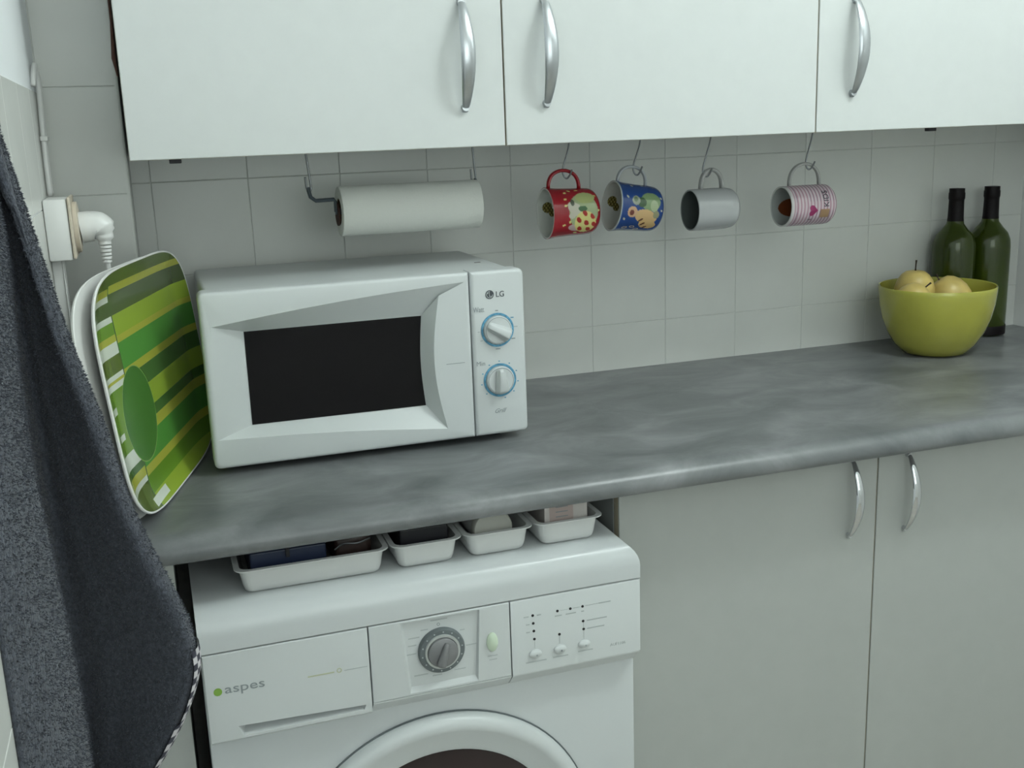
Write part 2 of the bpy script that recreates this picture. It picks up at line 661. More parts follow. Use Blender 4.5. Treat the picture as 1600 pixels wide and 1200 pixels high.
# ================================================================== washing machine
WX0, WX1 = 0.2657, 0.8612
wm = thing('washing_machine', 'white front-loading washing machine under the left end of the worktop', 'washing machine', (0.5635, -0.33, 0))
obj('body', box(WX0 + 0.001, WX1 - 0.001, -0.591, -0.06, 0.012, 0.749, 0.004, 2), 'enamel', wm, auto=40)
b = box(WX0, WX1, -0.612, -0.058, 0.7502, 0.803)
te = [e for e in b.edges if all(v.co.z > 0.8 for v in e.verts) and not all(v.co.y > -0.1 for v in e.verts) and not all(v.co.x < 0.3 for v in e.verts)]
ve = [e for e in b.edges if all(v.co.y < -0.6 for v in e.verts) and abs(e.verts[0].co.z - e.verts[1].co.z) > 0.01]
bmesh.ops.bevel(b, geom=te, offset=0.034, segments=8, affect='EDGES', profile=0.5)
top = obj('top_panel', b, 'enamel', wm, auto=50)
obj('foot', box(0.30, 0.34, -0.55, -0.51, 0, 0.012, 0.002), 'blackp', wm)
obj('foot', box(0.79, 0.83, -0.55, -0.51, 0, 0.012, 0.002), 'blackp', wm)
obj('foot', box(0.30, 0.34, -0.14, -0.10, 0, 0.012, 0.002), 'blackp', wm)
obj('foot', box(0.79, 0.83, -0.14, -0.10, 0, 0.012, 0.002), 'blackp', wm)

FY = -0.613


def fascia_end(x0, x1):
    """strip below the flat of the fascia: chamfer back to the body"""
    return extrude_x([(FY, 0.6402), (FY + 0.0005, 0.638), (-0.594, 0.619), (-0.5905, 0.6185), (-0.5905, 0.6402)], x0, x1)


def rect(x0, x1, z0, z1):
    return [(x0, z0), (x1, z0), (x1, z1), (x0, z1)]


# detergent drawer with its grip slot
dx0, dx1 = WX0 + 0.0025, 0.4742
b = bmesh.new()
join(b, recess_plate([(dx0, 0.628), (dx1, 0.628), (dx1, 0.7480), (dx0, 0.7480)], [(0.309, 0.632), (0.463, 0.634), (0.466, 0.6405), (0.303, 0.6465)], [(0.313, 0.640), (0.460, 0.637), (0.461, 0.6395), (0.310, 0.6445)], FY, FY + 0.016, -0.5905, 0.0015))
join(b, extrude_x([(FY + 0.002, 0.6281), (-0.597, 0.6185), (-0.5905, 0.6185), (-0.5905, 0.6281)], dx0, dx1))
drawer = obj('detergent_drawer', b, 'white', wm, auto=30)
obj('brand_dot', lathe([(0, 0), (0.0052, 0), (0.0052, 0.0004), (0, 0.0004)], 24, frame((0.2830, FY, 0.6980), (0, -1, 0))), 'greendot', drawer)
text(drawer, 'brand_lettering', 'aspes', 0.2915, 0.3402, 0.6942, FY - 0.0002, 'ink', label='grey lettering reading aspes', squash=0.74)
obj('printed_line', box(0.394, 0.428, FY - 0.0003, FY, 0.6945, 0.6962), 'greenink', drawer)
obj('printed_mark', lathe([(0.0021, 0), (0.0034, 0), (0.0034, 0.0003), (0.0021, 0.0003)], 20, frame((0.4345, FY, 0.6965), (0, -1, 0)), close=True), 'greenink', drawer)
obj('printed_line', box(0.441, 0.471, FY - 0.0003, FY, 0.6945, 0.6955), 'softink', drawer)

# middle fascia with the recessed programme dial
mx0, mx1 = 0.4757, 0.6672
b = recess_plate(rect(mx0, mx1, 0.6402, 0.7480), [(0.5255, 0.6435), (0.6195, 0.6435), (0.6255, 0.7455), (0.5175, 0.7455)], [(0.5285, 0.6500), (0.6175, 0.6500), (0.6240, 0.7445), (0.5210, 0.7445)], FY, FY + 0.005, -0.5905, 0.0015)
join(b, fascia_end(mx0, mx1))
mid = obj('dial_fascia', b, 'white', wm, auto=30)
DF = FY + 0.005
dial = obj('programme_dial', lathe([(0.0, 0.0), (0.0318, 0.0), (0.0318, 0.004), (0.0300, 0.007), (0.0245, 0.007), (0.0, 0.007)], 64, frame((0.5715, DF, 0.6965), (0, -1, 0))), 'knobring', mid, auto=40)
obj('silver_ring', lathe([(0.0205, 0.007), (0.0245, 0.007), (0.0238, 0.0095), (0.0210, 0.0095)], 64, frame((0.5715, DF, 0.6965), (0, -1, 0)), close=True), 'knobsilver', dial, auto=40)
b = lathe([(0, 0.007), (0.0203, 0.007), (0.0203, 0.0125), (0.0185, 0.0140), (0, 0.0140)], 64, frame((0.5715, DF, 0.6965), (0, -1, 0)))
rb = box(-0.0055, 0.0055, -0.016, 0.018, 0.0, 0.011, 0.0045, 3)
for v in rb.verts:
    k = (v.co.y + 0.016) / 0.034
    v.co.x *= 0.55 + 0.75 * k
    v.co.z *= 0.75 + 0.25 * k
bmesh.ops.transform(rb, matrix=frame((0.5715, DF - 0.0125, 0.6965), (0, -1, 0), (1, 0, 0)) @ Matrix.Rotation(math.radians(-18), 4, 'Z') @ Matrix.Scale(-1, 4, (0, 1, 0)), verts=rb.verts)
bmesh.ops.reverse_faces(rb, faces=rb.faces)
join(b, rb)
obj('dial_grip', b, 'knobgrey', dial, auto=40)
for k in range(14):
    a = 2 * PI * (k + 0.3) / 14
    obj('scale_mark', lathe([(0, 0), (0.0011, 0), (0.0011, 0.0003), (0, 0.0003)], 8, frame((0.5715 + 0.0275 * math.cos(a), DF - 0.007, 0.6965 + 0.0275 * math.sin(a)), (0, -1, 0))), 'softink', dial)
for x0, x1, z in [(0.5590, 0.5820, 0.7395), (0.5450, 0.5550, 0.7285), (0.5280, 0.5430, 0.7195), (0.5270, 0.5385, 0.7090), (0.5225, 0.5375, 0.6970), (0.5330, 0.5520, 0.6650), (0.5580, 0.5710, 0.6605), (0.5880, 0.6040, 0.6630), (0.6060, 0.6210, 0.6955), (0.5985, 0.6050, 0.7190)]:
    obj('printed_line', box(x0, x1, DF - 0.0003, DF, z - 0.0008, z + 0.0008), 'softink', mid)
obj('start_mark', lathe([(0.0014, 0), (0.0022, 0), (0.0022, 0.0003), (0.0014, 0.0003)], 20, frame((0.5695, DF, 0.7330), (0, -1, 0)), close=True), 'ink', mid)
b = lathe([(0, 0), (0.0078, 0), (0.0078, 0.0020), (0.0055, 0.0045), (0, 0.0055)], 32, frame((0.6410, FY, 0.6960), (0, -1, 0), (1, 0, 0)) @ Matrix.Scale(1.75, 4, (0, 1, 0)))
obj('start_button', b, 'palegreen', mid, auto=40)
for x0, x1, z in [(0.634, 0.648, 0.6755), (0.636, 0.647, 0.6700)]:
    obj('printed_line', box(x0, x1, FY - 0.0003, FY, z - 0.0007, z + 0.0007), 'softink', mid)

# right fascia with lamps and option buttons
rx0, rx1 = 0.6687, WX1 - 0.0005
b = box(rx0, rx1, FY, -0.5905, 0.6402, 0.7480)
be = [e for e in b.edges if all(v.co.y < -0.61 for v in e.verts) and all(v.co.z > 0.7 or v.co.x > 0.8 for v in e.verts)]
bmesh.ops.bevel(b, geom=be, offset=0.002, segments=2, affect='EDGES', profile=0.5)
join(b, fascia_end(rx0, rx1 - 0.002))
rgt = obj('button_fascia', b, 'white', wm, auto=30)
for x, z in [(0.700, 0.723), (0.7005, 0.7115), (0.701, 0.700), (0.7015, 0.688), (0.736, 0.723), (0.755, 0.723), (0.773, 0.723), (0.7735, 0.701), (0.774, 0.689), (0.738, 0.688)]:
    obj('indicator_lamp', lathe([(0, 0), (0.0020, 0), (0.0018, 0.0006), (0, 0.0008)], 12, frame((x, FY, z), (0, -1, 0))), 'led', rgt)
for x, z in [(0.702, 0.6665), (0.738, 0.6665), (0.774, 0.667)]:
    bt = obj('option_button', lathe([(0, 0), (0.0062, 0), (0.0062, 0.0022), (0.0045, 0.0042), (0, 0.0050)], 28, frame((x, FY, z), (0, -1, 0), (0, 0, 1)) @ Matrix.Scale(1.45, 4, (0, 1, 0))), 'white', rgt, auto=40)
    obj('button_mark', lathe([(0, 0), (0.0014, 0), (0.0014, 0.0004), (0, 0.0004)], 10, frame((x + 0.001, FY - 0.0048, z - 0.001), (0, -1, 0))), 'ink', bt)
for x0, x1, z, t in [(0.687, 0.694, 0.7225, 1), (0.706, 0.712, 0.7225, 1), (0.690, 0.695, 0.711, 1), (0.690, 0.695, 0.6995, 1), (0.732, 0.742, 0.716, 1), (0.748, 0.763, 0.716, 1), (0.771, 0.775, 0.716, 1), (0.740, 0.751, 0.723, 0), (0.759, 0.769, 0.723, 0), (0.777, 0.796, 0.7235, 0), (0.797, 0.815, 0.7235, 1), (0.779, 0.809, 0.7010, 1), (0.779, 0.805, 0.6890, 1), (0.688, 0.718, 0.6545, 1), (0.728, 0.750, 0.6550, 1), (0.765, 0.787, 0.6565, 1)]:
    h = 0.0009 if t else 0.0003
    obj('printed_line', box(x0, x1, FY - 0.0003, FY, z - h, z + h), 'softink', rgt)
for x, z0, z1 in [(0.7018, 0.674, 0.686), (0.738, 0.674, 0.686), (0.774, 0.674, 0.687), (0.7737, 0.691, 0.699)]:
    obj('printed_line', box(x - 0.0003, x + 0.0003, FY - 0.0003, FY, z0, z1), 'softink', rgt)
text(rgt, 'model_lettering', 'AUF1106', 0.8135, 0.8370, 0.6550, FY - 0.0002, 'softink')

# porthole door
PC = (0.5635, -0.592, 0.372)
pm = frame(PC, (0, -1, 0))
obj('door_gap', lathe([(0.2195, 0.0), (0.2240, 0.0), (0.2240, 0.0015), (0.2195, 0.0015)], 96, pm, close=True), 'knobring', wm, auto=30)
pd = obj('porthole_door', lathe([(0.2220, 0.0), (0.2215, 0.010), (0.2170, 0.017), (0.2080, 0.0195), (0.2010, 0.0185), (0.1960, 0.0150), (0.1760, 0.0135), (0.1700, 0.0100), (0.1690, 0.0)], 96, pm, close=True), 'white', wm, auto=45)
obj('door_glass', lathe([(0, 0.0085), (0.10, 0.0080), (0.150, 0.0060), (0.1692, 0.0025)], 64, pm), 'drum', pd, smooth=True)

# ================================================================== bins on the washing machine
def bin_tray(label, x0, x1, z0=0.8035, z1=0.838, y0=-0.580, y1=-0.40):
    t = thing('storage_bin', label, 'bin', ((x0 + x1) / 2, (y0 + y1) / 2, z0), 'white plastic bins on the washing machine')

    def rr(a0, a1, c0, c1, r, z, n=5):
        pts = []
        for (cx, cy, s) in [(a1 - r, c1 - r, 0), (a0 + r, c1 - r, 1), (a0 + r, c0 + r, 2), (a1 - r, c0 + r, 3)]:
            for k in range(n + 1):
                a = (s + k / n) * PI / 2
                pts.append((cx + r * math.cos(a), cy + r * math.sin(a), z))
        return pts
    b = bmesh.new()
    tp = 0.008
    loops = [rr(x0 + tp + .006, x1 - tp - .006, y0 + tp + .004, y1 - tp - .004, .008, z0),
             rr(x0 + tp + .002, x1 - tp - .002, y0 + tp, y1 - tp, .011, z0 + 0.003),
             rr(x0 + tp, x1 - tp, y0 + tp - .002, y1 - tp + .002, .012, z0 + 0.009),
             rr(x0 + 0.004, x1 - 0.004, y0 + 0.003, y1 - 0.003, .013, z1 - 0.002),
             rr(x0 - 0.002, x1 + 0.002, y0 - 0.003, y1 + 0.003, .016, z1 - 0.0015),
             rr(x0 - 0.002, x1 + 0.002, y0 - 0.003, y1 + 0.003, .016, z1),
             rr(x0 + 0.005, x1 - 0.005, y0 + 0.004, y1 - 0.004, .012, z1),
             rr(x0 + tp + 0.002, x1 - tp - .002, y0 + tp, y1 - tp, .011, z0 + 0.010),
             rr(x0 + tp + .006, x1 - tp - .006, y0 + tp + .004, y1 - tp - .004, .008, z0 + 0.0025)]
    V = [[b.verts.new(p) for p in L] for L in loops]
    n = len(V[0])
    for A, B in zip(V, V[1:]):
        for i in range(n):
            b.faces.new((A[i], A[(i + 1) % n], B[(i + 1) % n], B[i]))
    b.faces.new(V[0])
    b.faces.new(V[-1])
    obj('bin_shell', b, 'offwhite', t, auto=50)
    return t


bin_tray('wide white plastic bin holding a navy box, leftmost on the washing machine', 0.3205, 0.5150)
bin_tray('white plastic bin holding a black box, second from the left on the washing machine', 0.5210, 0.6150)
bin_tray('white plastic bin holding a round cream jar, third from the left on the washing machine', 0.6205, 0.7165)
bin_tray('white plastic bin holding a pale carton, rightmost on the washing machine', 0.7225, 0.8200)
ZB = 0.8062
t = thing('navy_box', 'dark navy blue plastic box in the wide white bin', 'box', (0.385, -0.50, ZB))
obj('case', box(0.340, 0.437, -0.562, -0.43, ZB, 0.852, 0.002), 'navy', t)
obj('lid', box(0.3385, 0.4385, -0.5635, -0.4285, 0.8525, 0.8615, 0.002), 'navy', t)
obj('latch', box(0.385, 0.390, -0.5655, -0.5635, 0.842, 0.859, 0.0005), 'blackp', t)
t = thing('dark_pouch', 'dark brown pouch in the right half of the wide white bin', 'pouch', (0.475, -0.5, ZB))
b = box(0.447, 0.497, -0.554, -0.44, ZB + 0.0045, 0.857, 0.012, 4)
for v in b.verts:
    v.co += Vector((0.002 * math.sin(v.co.y * 90), 0.002 * math.sin(v.co.x * 110), 0.003 * math.sin(v.co.x * 150 + v.co.y * 60)))
obj('cover', b, 'brown', t, smooth=True)
obj('zip', tube(smooth_path([(0.449, -0.556, 0.838), (0.460, -0.5595, 0.846), (0.478, -0.561, 0.845), (0.496, -0.557, 0.848)]), 0.0012, 6), 'wire', t)
t = thing('black_box', 'black plastic box in the second white bin', 'box', (0.568, -0.5, ZB))
obj('case', box(0.535, 0.601, -0.562, -0.44, ZB, 0.853, 0.002), 'blackp', t)
obj('lid', box(0.5335, 0.6025, -0.5635, -0.4385, 0.8535, 0.8615, 0.002), 'blackp', t)
t = thing('round_jar', 'round cream jar lying on its side in the third white bin', 'jar', (0.665, -0.5, ZB))
JM = frame((0.6650, -0.562, ZB + 0.0285), (0, 1, 0))
obj('lid', lathe([(0, 0), (0.0265, 0), (0.0280, 0.002), (0.0280, 0.014), (0, 0.014)], 40, JM), 'lidc', t, auto=40)
obj('glass', lathe([(0, 0.0142), (0.0262, 0.0142), (0.0275, 0.02), (0.0275, 0.09), (0.024, 0.094), (0, 0.094)], 40, JM), 'offwhite', t, auto=40)
t = thing('pale_carton', 'pale pinkish carton in the rightmost white bin', 'carton', (0.768, -0.5, ZB))
cb = obj('carton_body', box(0.7395, 0.8035, -0.563, -0.43, ZB, 0.862, 0.0008), 'boxp', t)
obj('label_print', box(0.7470, 0.7820, -0.5634, -0.5629, 0.830, 0.8595), 'pinkp', cb)
for z in (0.853, 0.846, 0.839):
    obj('printed_line', box(0.756, 0.774, -0.5638, -0.5634, z - 0.0006, z + 0.0006), 'ink', cb)

# ================================================================== microwave
MY = -0.370
MX0, MX1, MZ0, MZ1 = 0.3165, 0.7875, 0.9105, 1.1625
mwv = thing('microwave_oven', 'white microwave oven with a dark window and two dials standing on the worktop', 'microwave', (0.55, -0.21, 0.9))
b = box(MX0 + 0.010, MX1 - 0.004, MY + 0.035, -0.045, MZ0 + 0.002, MZ1 - 0.0035, 0.006, 3)
case = obj('case', b, 'white', mwv, auto=40)
for x in (0.36, 0.745):
    for y in (-0.325, -0.09):
        obj('foot', lathe([(0, 0), (0.011, 0), (0.012, 0.0125), (0, 0.0125)], 20, Matrix.Translation((x, y, 0.9001))), 'blackp', mwv, auto=40)
obj('sticker', box(0.752, 0.762, -0.236, -0.232, MZ1 - 0.0036, MZ1 - 0.0032), 'wood', case)
GX = 0.7030   # seam between door and control panel


def round_rect(x0, x1, z0, z1, r, corners=(1, 1, 1, 1), n=5):
    pts = []
    for (cx, cz, s, on) in [(x1, z1, 0, corners[0]), (x0, z1, 1, corners[1]), (x0, z0, 2, corners[2]), (x1, z0, 3, corners[3])]:
        rr_ = r if on else 0.0004
        sx = -1 if cx == x1 else 1
        sz = -1 if cz == z1 else 1
        for k in range(n + 1):
            a = (s + k / n) * PI / 2
            pts.append((cx + sx * rr_ + rr_ * math.cos(a), cz + sz * rr_ + rr_ * math.sin(a)))
    return pts


# opening outline (front plane) and window outline (recessed plane), matched vertex by vertex, counter-clockwise
ring, inner = [], []


def seg(p0, p1, q0, q1, n, bend=0.0, bendq=0.0, horiz=True):
    for k in range(n):
        t = k / n
        b_ = math.sin(PI * t)
        ring.append((p0[0] + (p1[0] - p0[0]) * t - (0 if horiz else bend * b_), p0[1] + (p1[1] - p0[1]) * t + (bend * b_ if horiz else 0)))
        inner.append((q0[0] + (q1[0] - q0[0]) * t - (0 if horiz else bendq * b_), q0[1] + (q1[1] - q0[1]) * t + (bendq * b_ if horiz else 0)))


wBL, wBR, wTR, wTL = (0.3745, 0.9640), (0.6330, 0.9630), (0.6330, 1.1010), (0.3745, 1.1010)
seg((0.3240, 0.9530), (0.6590, 0.9290), wBL, wBR, 12, 0.004, 0, True)
seg((0.6590, 0.9290), (0.6550, 1.1320), wBR, wTR, 14, 0.0135, 0.0045, False)
seg((0.6550, 1.1320), (0.6950, 1.1490), (0.6330, 1.1010), (0.6325, 1.1012), 4, 0.0, 0, True)
seg((0.6950, 1.1490), (0.3300, 1.1145), (0.6325, 1.1012), wTL, 14, 0.004, 0, True)
seg((0.3300, 1.1145), (0.3240, 0.9530), wTL, wBL, 8, 0, 0, False)
dout = round_rect(MX0, GX - 0.0008, MZ0, MZ1, 0.008, (0, 1, 1, 0))
door = obj('door', recess_plate(dout, ring, inner, MY, MY + 0.024, MY + 0.0345, 0.0055), 'white', mwv, auto=28)
win = [(x, z) for x, z in inner]
winc = [(0.5035 + (x - 0.5035) * 0.9965, 1.032 + (z - 1.032) * 0.994) for x, z in win]
# drop coincident points for the glass
gl = []
for p in winc:
    if not gl or math.hypot(p[0] - gl[-1][0], p[1] - gl[-1][1]) > 0.0012:
        gl.append(p)
obj('window', poly_prism(gl, MY + 0.0233, MY + 0.0239), 'glass', door)
obj('grip_line', box(0.6615, 0.6900, MY - 0.0004, MY, 1.0278, 1.0286), 'ink', door)
pout = round_rect(GX + 0.0008, MX1, MZ0, MZ1, 0.008, (1, 0, 0, 1))
pan = obj('control_panel', recess_plate(pout, None, None, MY, 0, MY + 0.0345, 0.0055), 'white', mwv, auto=28)
lg = obj('logo_disc', lathe([(0, 0), (0.0066, 0), (0.0066, 0.0004), (0, 0.0004)], 32, frame((0.7330, MY, 1.1270), (0, -1, 0))), 'logo', pan)
obj('logo_line', box(0.7322, 0.7330, MY - 0.0006, MY - 0.0004, 1.1240, 1.1310), 'softink', lg)
obj('logo_line', box(0.7330, 0.7360, MY - 0.0006, MY - 0.0004, 1.1240, 1.1248), 'softink', lg)
obj('logo_line', lathe([(0, 0), (0.0009, 0), (0.0009, 0.0002), (0, 0.0002)], 10, frame((0.7302, MY - 0.0004, 1.1292), (0, -1, 0))), 'softink', lg)
b = bmesh.new()
for k in range(14):
    a0, a1 = [PI * (0.45 + 1.55 * (k + q) / 14) for q in (0, 1)]
    pts = [(0.7330 + r * math.cos(a), 1.1270 + r * math.sin(a)) for r, a in ((0.0044, a0), (0.0052, a0), (0.0052, a1), (0.0044, a1))]
    join(b, poly_prism(pts, MY - 0.0006, MY - 0.0004))
obj('logo_arc', b, 'softink', lg)
text(pan, 'brand_lettering', 'LG', 0.7430, 0.7555, 1.1228, MY - 0.0003, 'logo', height=0.0085, label='dark grey lettering reading LG')
text(pan, 'dial_lettering', 'Watt', 0.7065, 0.7235, 1.1020, MY - 0.0003, 'ink', height=0.0078)
text(pan, 'dial_lettering', 'Min', 0.7085, 0.7215, 1.0205, MY - 0.0003, 'ink', height=0.0065)
text(pan, 'model_lettering', 'Grill', 0.7345, 0.7530, 0.9445, MY - 0.0003, 'ink', height=0.0068, shear=0.5)
for (kx, kz, rot, full) in [(0.7430, 1.0730, 62, True), (0.7440, 0.9955, 4, False)]:
    km = frame((kx, MY, kz), (0, -1, 0), (1, 0, 0))
    obj('dial_scale', lathe([(0.0225, 0), (0.0258, 0), (0.0258, 0.0012), (0.0225, 0.0012)], 64, km, close=True), 'blueink', pan)
    kb = obj('dial', lathe([(0, 0), (0.0218, 0), (0.0218, 0.004), (0.0205, 0.0065), (0, 0.0065)], 64, km), 'white', pan, auto=40)
    obj('groove', lathe([(0.0192, 0.0060), (0.0200, 0.0060), (0.0200, 0.0067), (0.0192, 0.0067)], 48, km, close=True), 'ink', kb)
    rb = box(-0.0115, 0.0115, -0.0192, 0.0192, 0.0, 0.0125, 0.0055, 4)
    for v in rb.verts:
        k = (v.co.y + 0.019) / 0.038
        v.co.x *= (1.0 - 0.45 * k) * (1 if v.co.z < 0.006 else 0.62)
        v.co.z *= 1.0 - 0.35 * (k if full else 1 - k)
    bmesh.ops.transform(rb, matrix=km @ Matrix.Translation((0, 0, 0.005)) @ Matrix.Rotation(math.radians(rot), 4, 'Z'), verts=rb.verts)
    obj('dial_grip', rb, 'white', kb, smooth=True)
    marks = [(90, 'ink', 0.0045), (35, 'blueink', 0.005), (5, 'softink', 0.006), (-32, 'ink', 0.006), (-90, 'ink', 0.007), (-178, 'softink', 0.003), (-150, 'softink', 0.004)] if full else [(90 - 33 * k, 'blueink', 0.0022) for k in range(-4, 6)]
    for a, mm, w in marks:
        a = math.radians(a)
        cx, cz = kx + 0.0292 * math.cos(a), kz + 0.0292 * math.sin(a)
        obj('scale_mark', box(cx - w / 2, cx + w / 2, MY - 0.0003, MY, cz - 0.0008, cz + 0.0008), mm, pan)

# ================================================================== trays leaning by the wall
TO = Vector((0.20562, -0.57918, 0.9))
TU = Vector((0.27675, 0.96094, 0.0))
TV = Vector((-0.09593, 0.02763, 0.995))
TN = Vector((0.95614, -0.27537, 0.09983))
G1, G2, G3 = srgb(108, 148, 44), srgb(70, 110, 50), srgb(94, 112, 44)
DG, LY, YY, WH = srgb(78, 94, 52), srgb(152, 176, 58), srgb(176, 178, 68), srgb(218, 224, 210)
GR = srgb(84, 150, 62)


def tray_mat():
    """printed stripes as functions of the tray's own (s, t) coordinates in metres"""
    m = bpy.data.materials.new('lacquered_stripes')
    m.use_nodes = True
    nt = m.node_tree
    N, Lk = nt.nodes, nt.links
    b = N['Principled BSDF']
    b.inputs['Roughness'].default_value = 0.24
    b.inputs['Coat Weight'].default_value = 0.4
    uv = N.new('ShaderNodeUVMap')
    uv.uv_map = 'UVMap'
    sp = N.new('ShaderNodeSeparateXYZ')
    Lk.new(uv.outputs[0], sp.inputs[0])
    s_, t_ = sp.outputs[0], sp.outputs[1]

    def math_(op, a, c):
        n = N.new('ShaderNodeMath')
        n.operation = op
        for k, x in enumerate((a, c)):
            if isinstance(x, (int, float)):
                n.inputs[k].default_value = x
            else:
                Lk.new(x, n.inputs[k])
        return n.outputs[0]

    def mix(f, a, c):
        n = N.new('ShaderNodeMix')
        n.data_type = 'RGBA'
        Lk.new(f, n.inputs[0])
        for k, x in ((6, a), (7, c)):
            if isinstance(x, tuple):
                n.inputs[k].default_value = (*x, 1)
            else:
                Lk.new(x, n.inputs[k])
        return n.outputs[2]

    def ramp(bands):
        n = N.new('ShaderNodeValToRGB')
        cr = n.color_ramp
        cr.interpolation = 'CONSTANT'
        bands = sorted(bands)
        cr.elements[0].position = 0
        cr.elements[0].color = (*bands[0][1], 1)
        cr.elements[1].position = bands[1][0] / 0.32
        cr.elements[1].color = (*bands[1][1], 1)
        for lo, c in bands[2:]:
            e = cr.elements.new(lo / 0.32)
            e.color = (*c, 1)
        Lk.new(math_('DIVIDE', t_, 0.32), n.inputs[0])
        return n.outputs[0]
    main = ramp([(0, LY), (0.020, G1), (0.043, YY), (0.056, GR), (0.09, YY), (0.105, G2), (0.12, LY), (0.15, G2), (0.174, YY), (0.186, GR), (0.219, YY), (0.228, LY), (0.255, DG), (0.281, YY), (0.291, G3)])
    near = ramp([(0, G3), (0.040, WH), (0.047, YY), (0.060, G2), (0.070, WH), (0.090, G1), (0.170, WH), (0.177, YY), (0.181, WH), (0.187, G3), (0.208, WH), (0.223, YY), (0.232, G1), (0.247, WH), (0.255, DG), (0.272, WH), (0.279, YY), (0.288, G3)])
    col = mix(math_('LESS_THAN', s_, 0.099), main, near)
    line = math_('LESS_THAN', math_('ABSOLUTE', math_('SUBTRACT', s_, 0.099), 0), 0.0016)
    col = mix(line, col, G2)
    for s0, s1, t0, t1 in [(0.024, 0.045, 0.142, 0.151), (0.0, 0.019, 0.155, 0.163), (0.004, 0.018, 0.130, 0.139), (0.030, 0.052, 0.108, 0.116), (0.085, 0.150, 0.006, 0.017)]:
        f = math_('MULTIPLY', math_('MULTIPLY', math_('GREATER_THAN', s_, s0), math_('LESS_THAN', s_, s1)), math_('MULTIPLY', math_('GREATER_THAN', t_, t0), math_('LESS_THAN', t_, t1)))
        col = mix(f, col, WH)
    ds, dt = math_('SUBTRACT', s_, 0.125), math_('SUBTRACT', t_, 0.122)
    d = math_('SQRT', math_('ADD', math_('MULTIPLY', ds, ds), math_('MULTIPLY', dt, dt)), 0)
    col = mix(math_('LESS_THAN', d, 0.063), col, srgb(140, 172, 92))
    col = mix(math_('LESS_THAN', d, 0.0617), col, srgb(70, 122, 48))
    Lk.new(col, b.inputs['Base Color'])
    return m


M['traystripes'] = tray_mat()


def tray(name, label, half_s, half_t, shift, off, printed, rim):
    root = thing(name, label, 'tray', tuple(TO + TU * 0.2 + TN * off))
    o0 = TO + TN * off + TU * shift + TV * 0.0042
    nr, na = 26, 160
    V, ss, tt = [], [], []
    base = base_of(root)
    for i in range(nr):
        rho = i / (nr - 1)
        lift = rim * max(0.0, (rho - 0.80) / 0.20) ** 1.6
        for j in range(na):
            a = 2 * PI * j / na
            e = 2 / 4.5
            cs = math.copysign(abs(math.cos(a)) ** e, math.cos(a))
            sn = math.copysign(abs(math.sin(a)) ** e, math.sin(a))
            s = half_s + half_s * rho * cs
            t = half_t + half_t * rho * sn
            ss.append(s + shift)
            tt.append(t)
            V.append(o0 + TU * s + TV * t + TN * (lift - base.length * 0) - base)
    V = np.array(V)
    F = []
    for i in range(nr - 1):
        for j in range(na):
            k = (j + 1) % na
            F.append((i * na + j, i * na + k, (i + 1) * na + k, (i + 1) * na + j))
    me = bpy.data.meshes.new('tray_surface')
    me.from_pydata([tuple(v) for v in V], [], F)
    for p in me.polygons:
        p.use_smooth = True
    uv = me.uv_layers.new(name='UVMap')
    li = np.zeros(len(me.loops), np.int32)
    me.loops.foreach_get('vertex_index', li)
    uv.data.foreach_set('uv', np.stack([np.array(ss)[li], np.array(tt)[li]], 1).astype(np.float32).ravel())
    me.update()
    so = link('tray_surface', me, 'traystripes' if printed else 'melamine', root)
    # underside shell and lip
    b = bmesh.new()
    prof = [(1.0, rim), (1.012, rim + 0.0004), (1.016, rim - 0.001), (1.006, rim - 0.004), (0.86, -0.0015), (0.80, -0.0028), (0.3, -0.0028)]
    rings = []
    for rho, h in prof:
        L = []
        for j in range(120):
            a = 2 * PI * j / 120
            e = 2 / 4.5
            cs = math.copysign(abs(math.cos(a)) ** e, math.cos(a))
            sn = math.copysign(abs(math.sin(a)) ** e, math.sin(a))
            L.append(b.verts.new(o0 + TU * (half_s + half_s * rho * cs) + TV * (half_t + half_t * rho * sn) + TN * h))
        rings.append(L)
    for A, B in zip(rings, rings[1:]):
        for j in range(120):
            k = (j + 1) % 120
            b.faces.new((A[j], A[k], B[k], B[j]))
    b.faces.new(rings[-1])
    obj('tray_shell', b, 'melamine', root, auto=50)
    return root


tray('serving_tray', 'green striped serving tray leaning upright beside the microwave', 0.216, 0.1545, 0.0, 0.0, True, 0.011)
tray('white_tray', 'plain white tray standing behind the green striped tray', 0.216, 0.1530, -0.019, -0.0085, False, 0.002)

# ================================================================== socket, plug, cables on the left wall
sk = thing('wall_socket', 'white surface-mounted wall socket with a cream front in the corner', 'socket', (X_L, -0.30, 1.255))
obj('back_box', box(X_L + 0.0003, 0.1650, -0.343, -0.262, 1.216, 1.297, 0.003, 2), 'melamine', sk, auto=40)
obj('face_plate', box(0.1655, 0.1695, -0.345, -0.260, 1.218, 1.299, 0.0015, 2), 'cream', sk)
obj('face_insert', lathe([(0, 0), (0.034, 0), (0.034, 0.005), (0.030, 0.006), (0, 0.006)], 32, frame((0.1697, -0.302, 1.257), (1, 0, 0))), 'cream', sk, auto=40)
pl = thing('power_plug', 'white angled power plug pushed into the wall socket', 'plug', (0.176, -0.302, 1.257))
b = tube(smooth_path([(0.1765, -0.302, 1.256), (0.190, -0.302, 1.257), (0.200, -0.302, 1.255), (0.2045, -0.302, 1.246), (0.2050, -0.302, 1.232)], 5), [0.021] * 5 + [0.0205] * 5 + [0.020] * 3 + [0.0165] * 2 + [0.0125] * 3 + [0.0085] * 3, 16)
obj('plug_body', b, 'melamine', pl, auto=60)
b = bmesh.new()
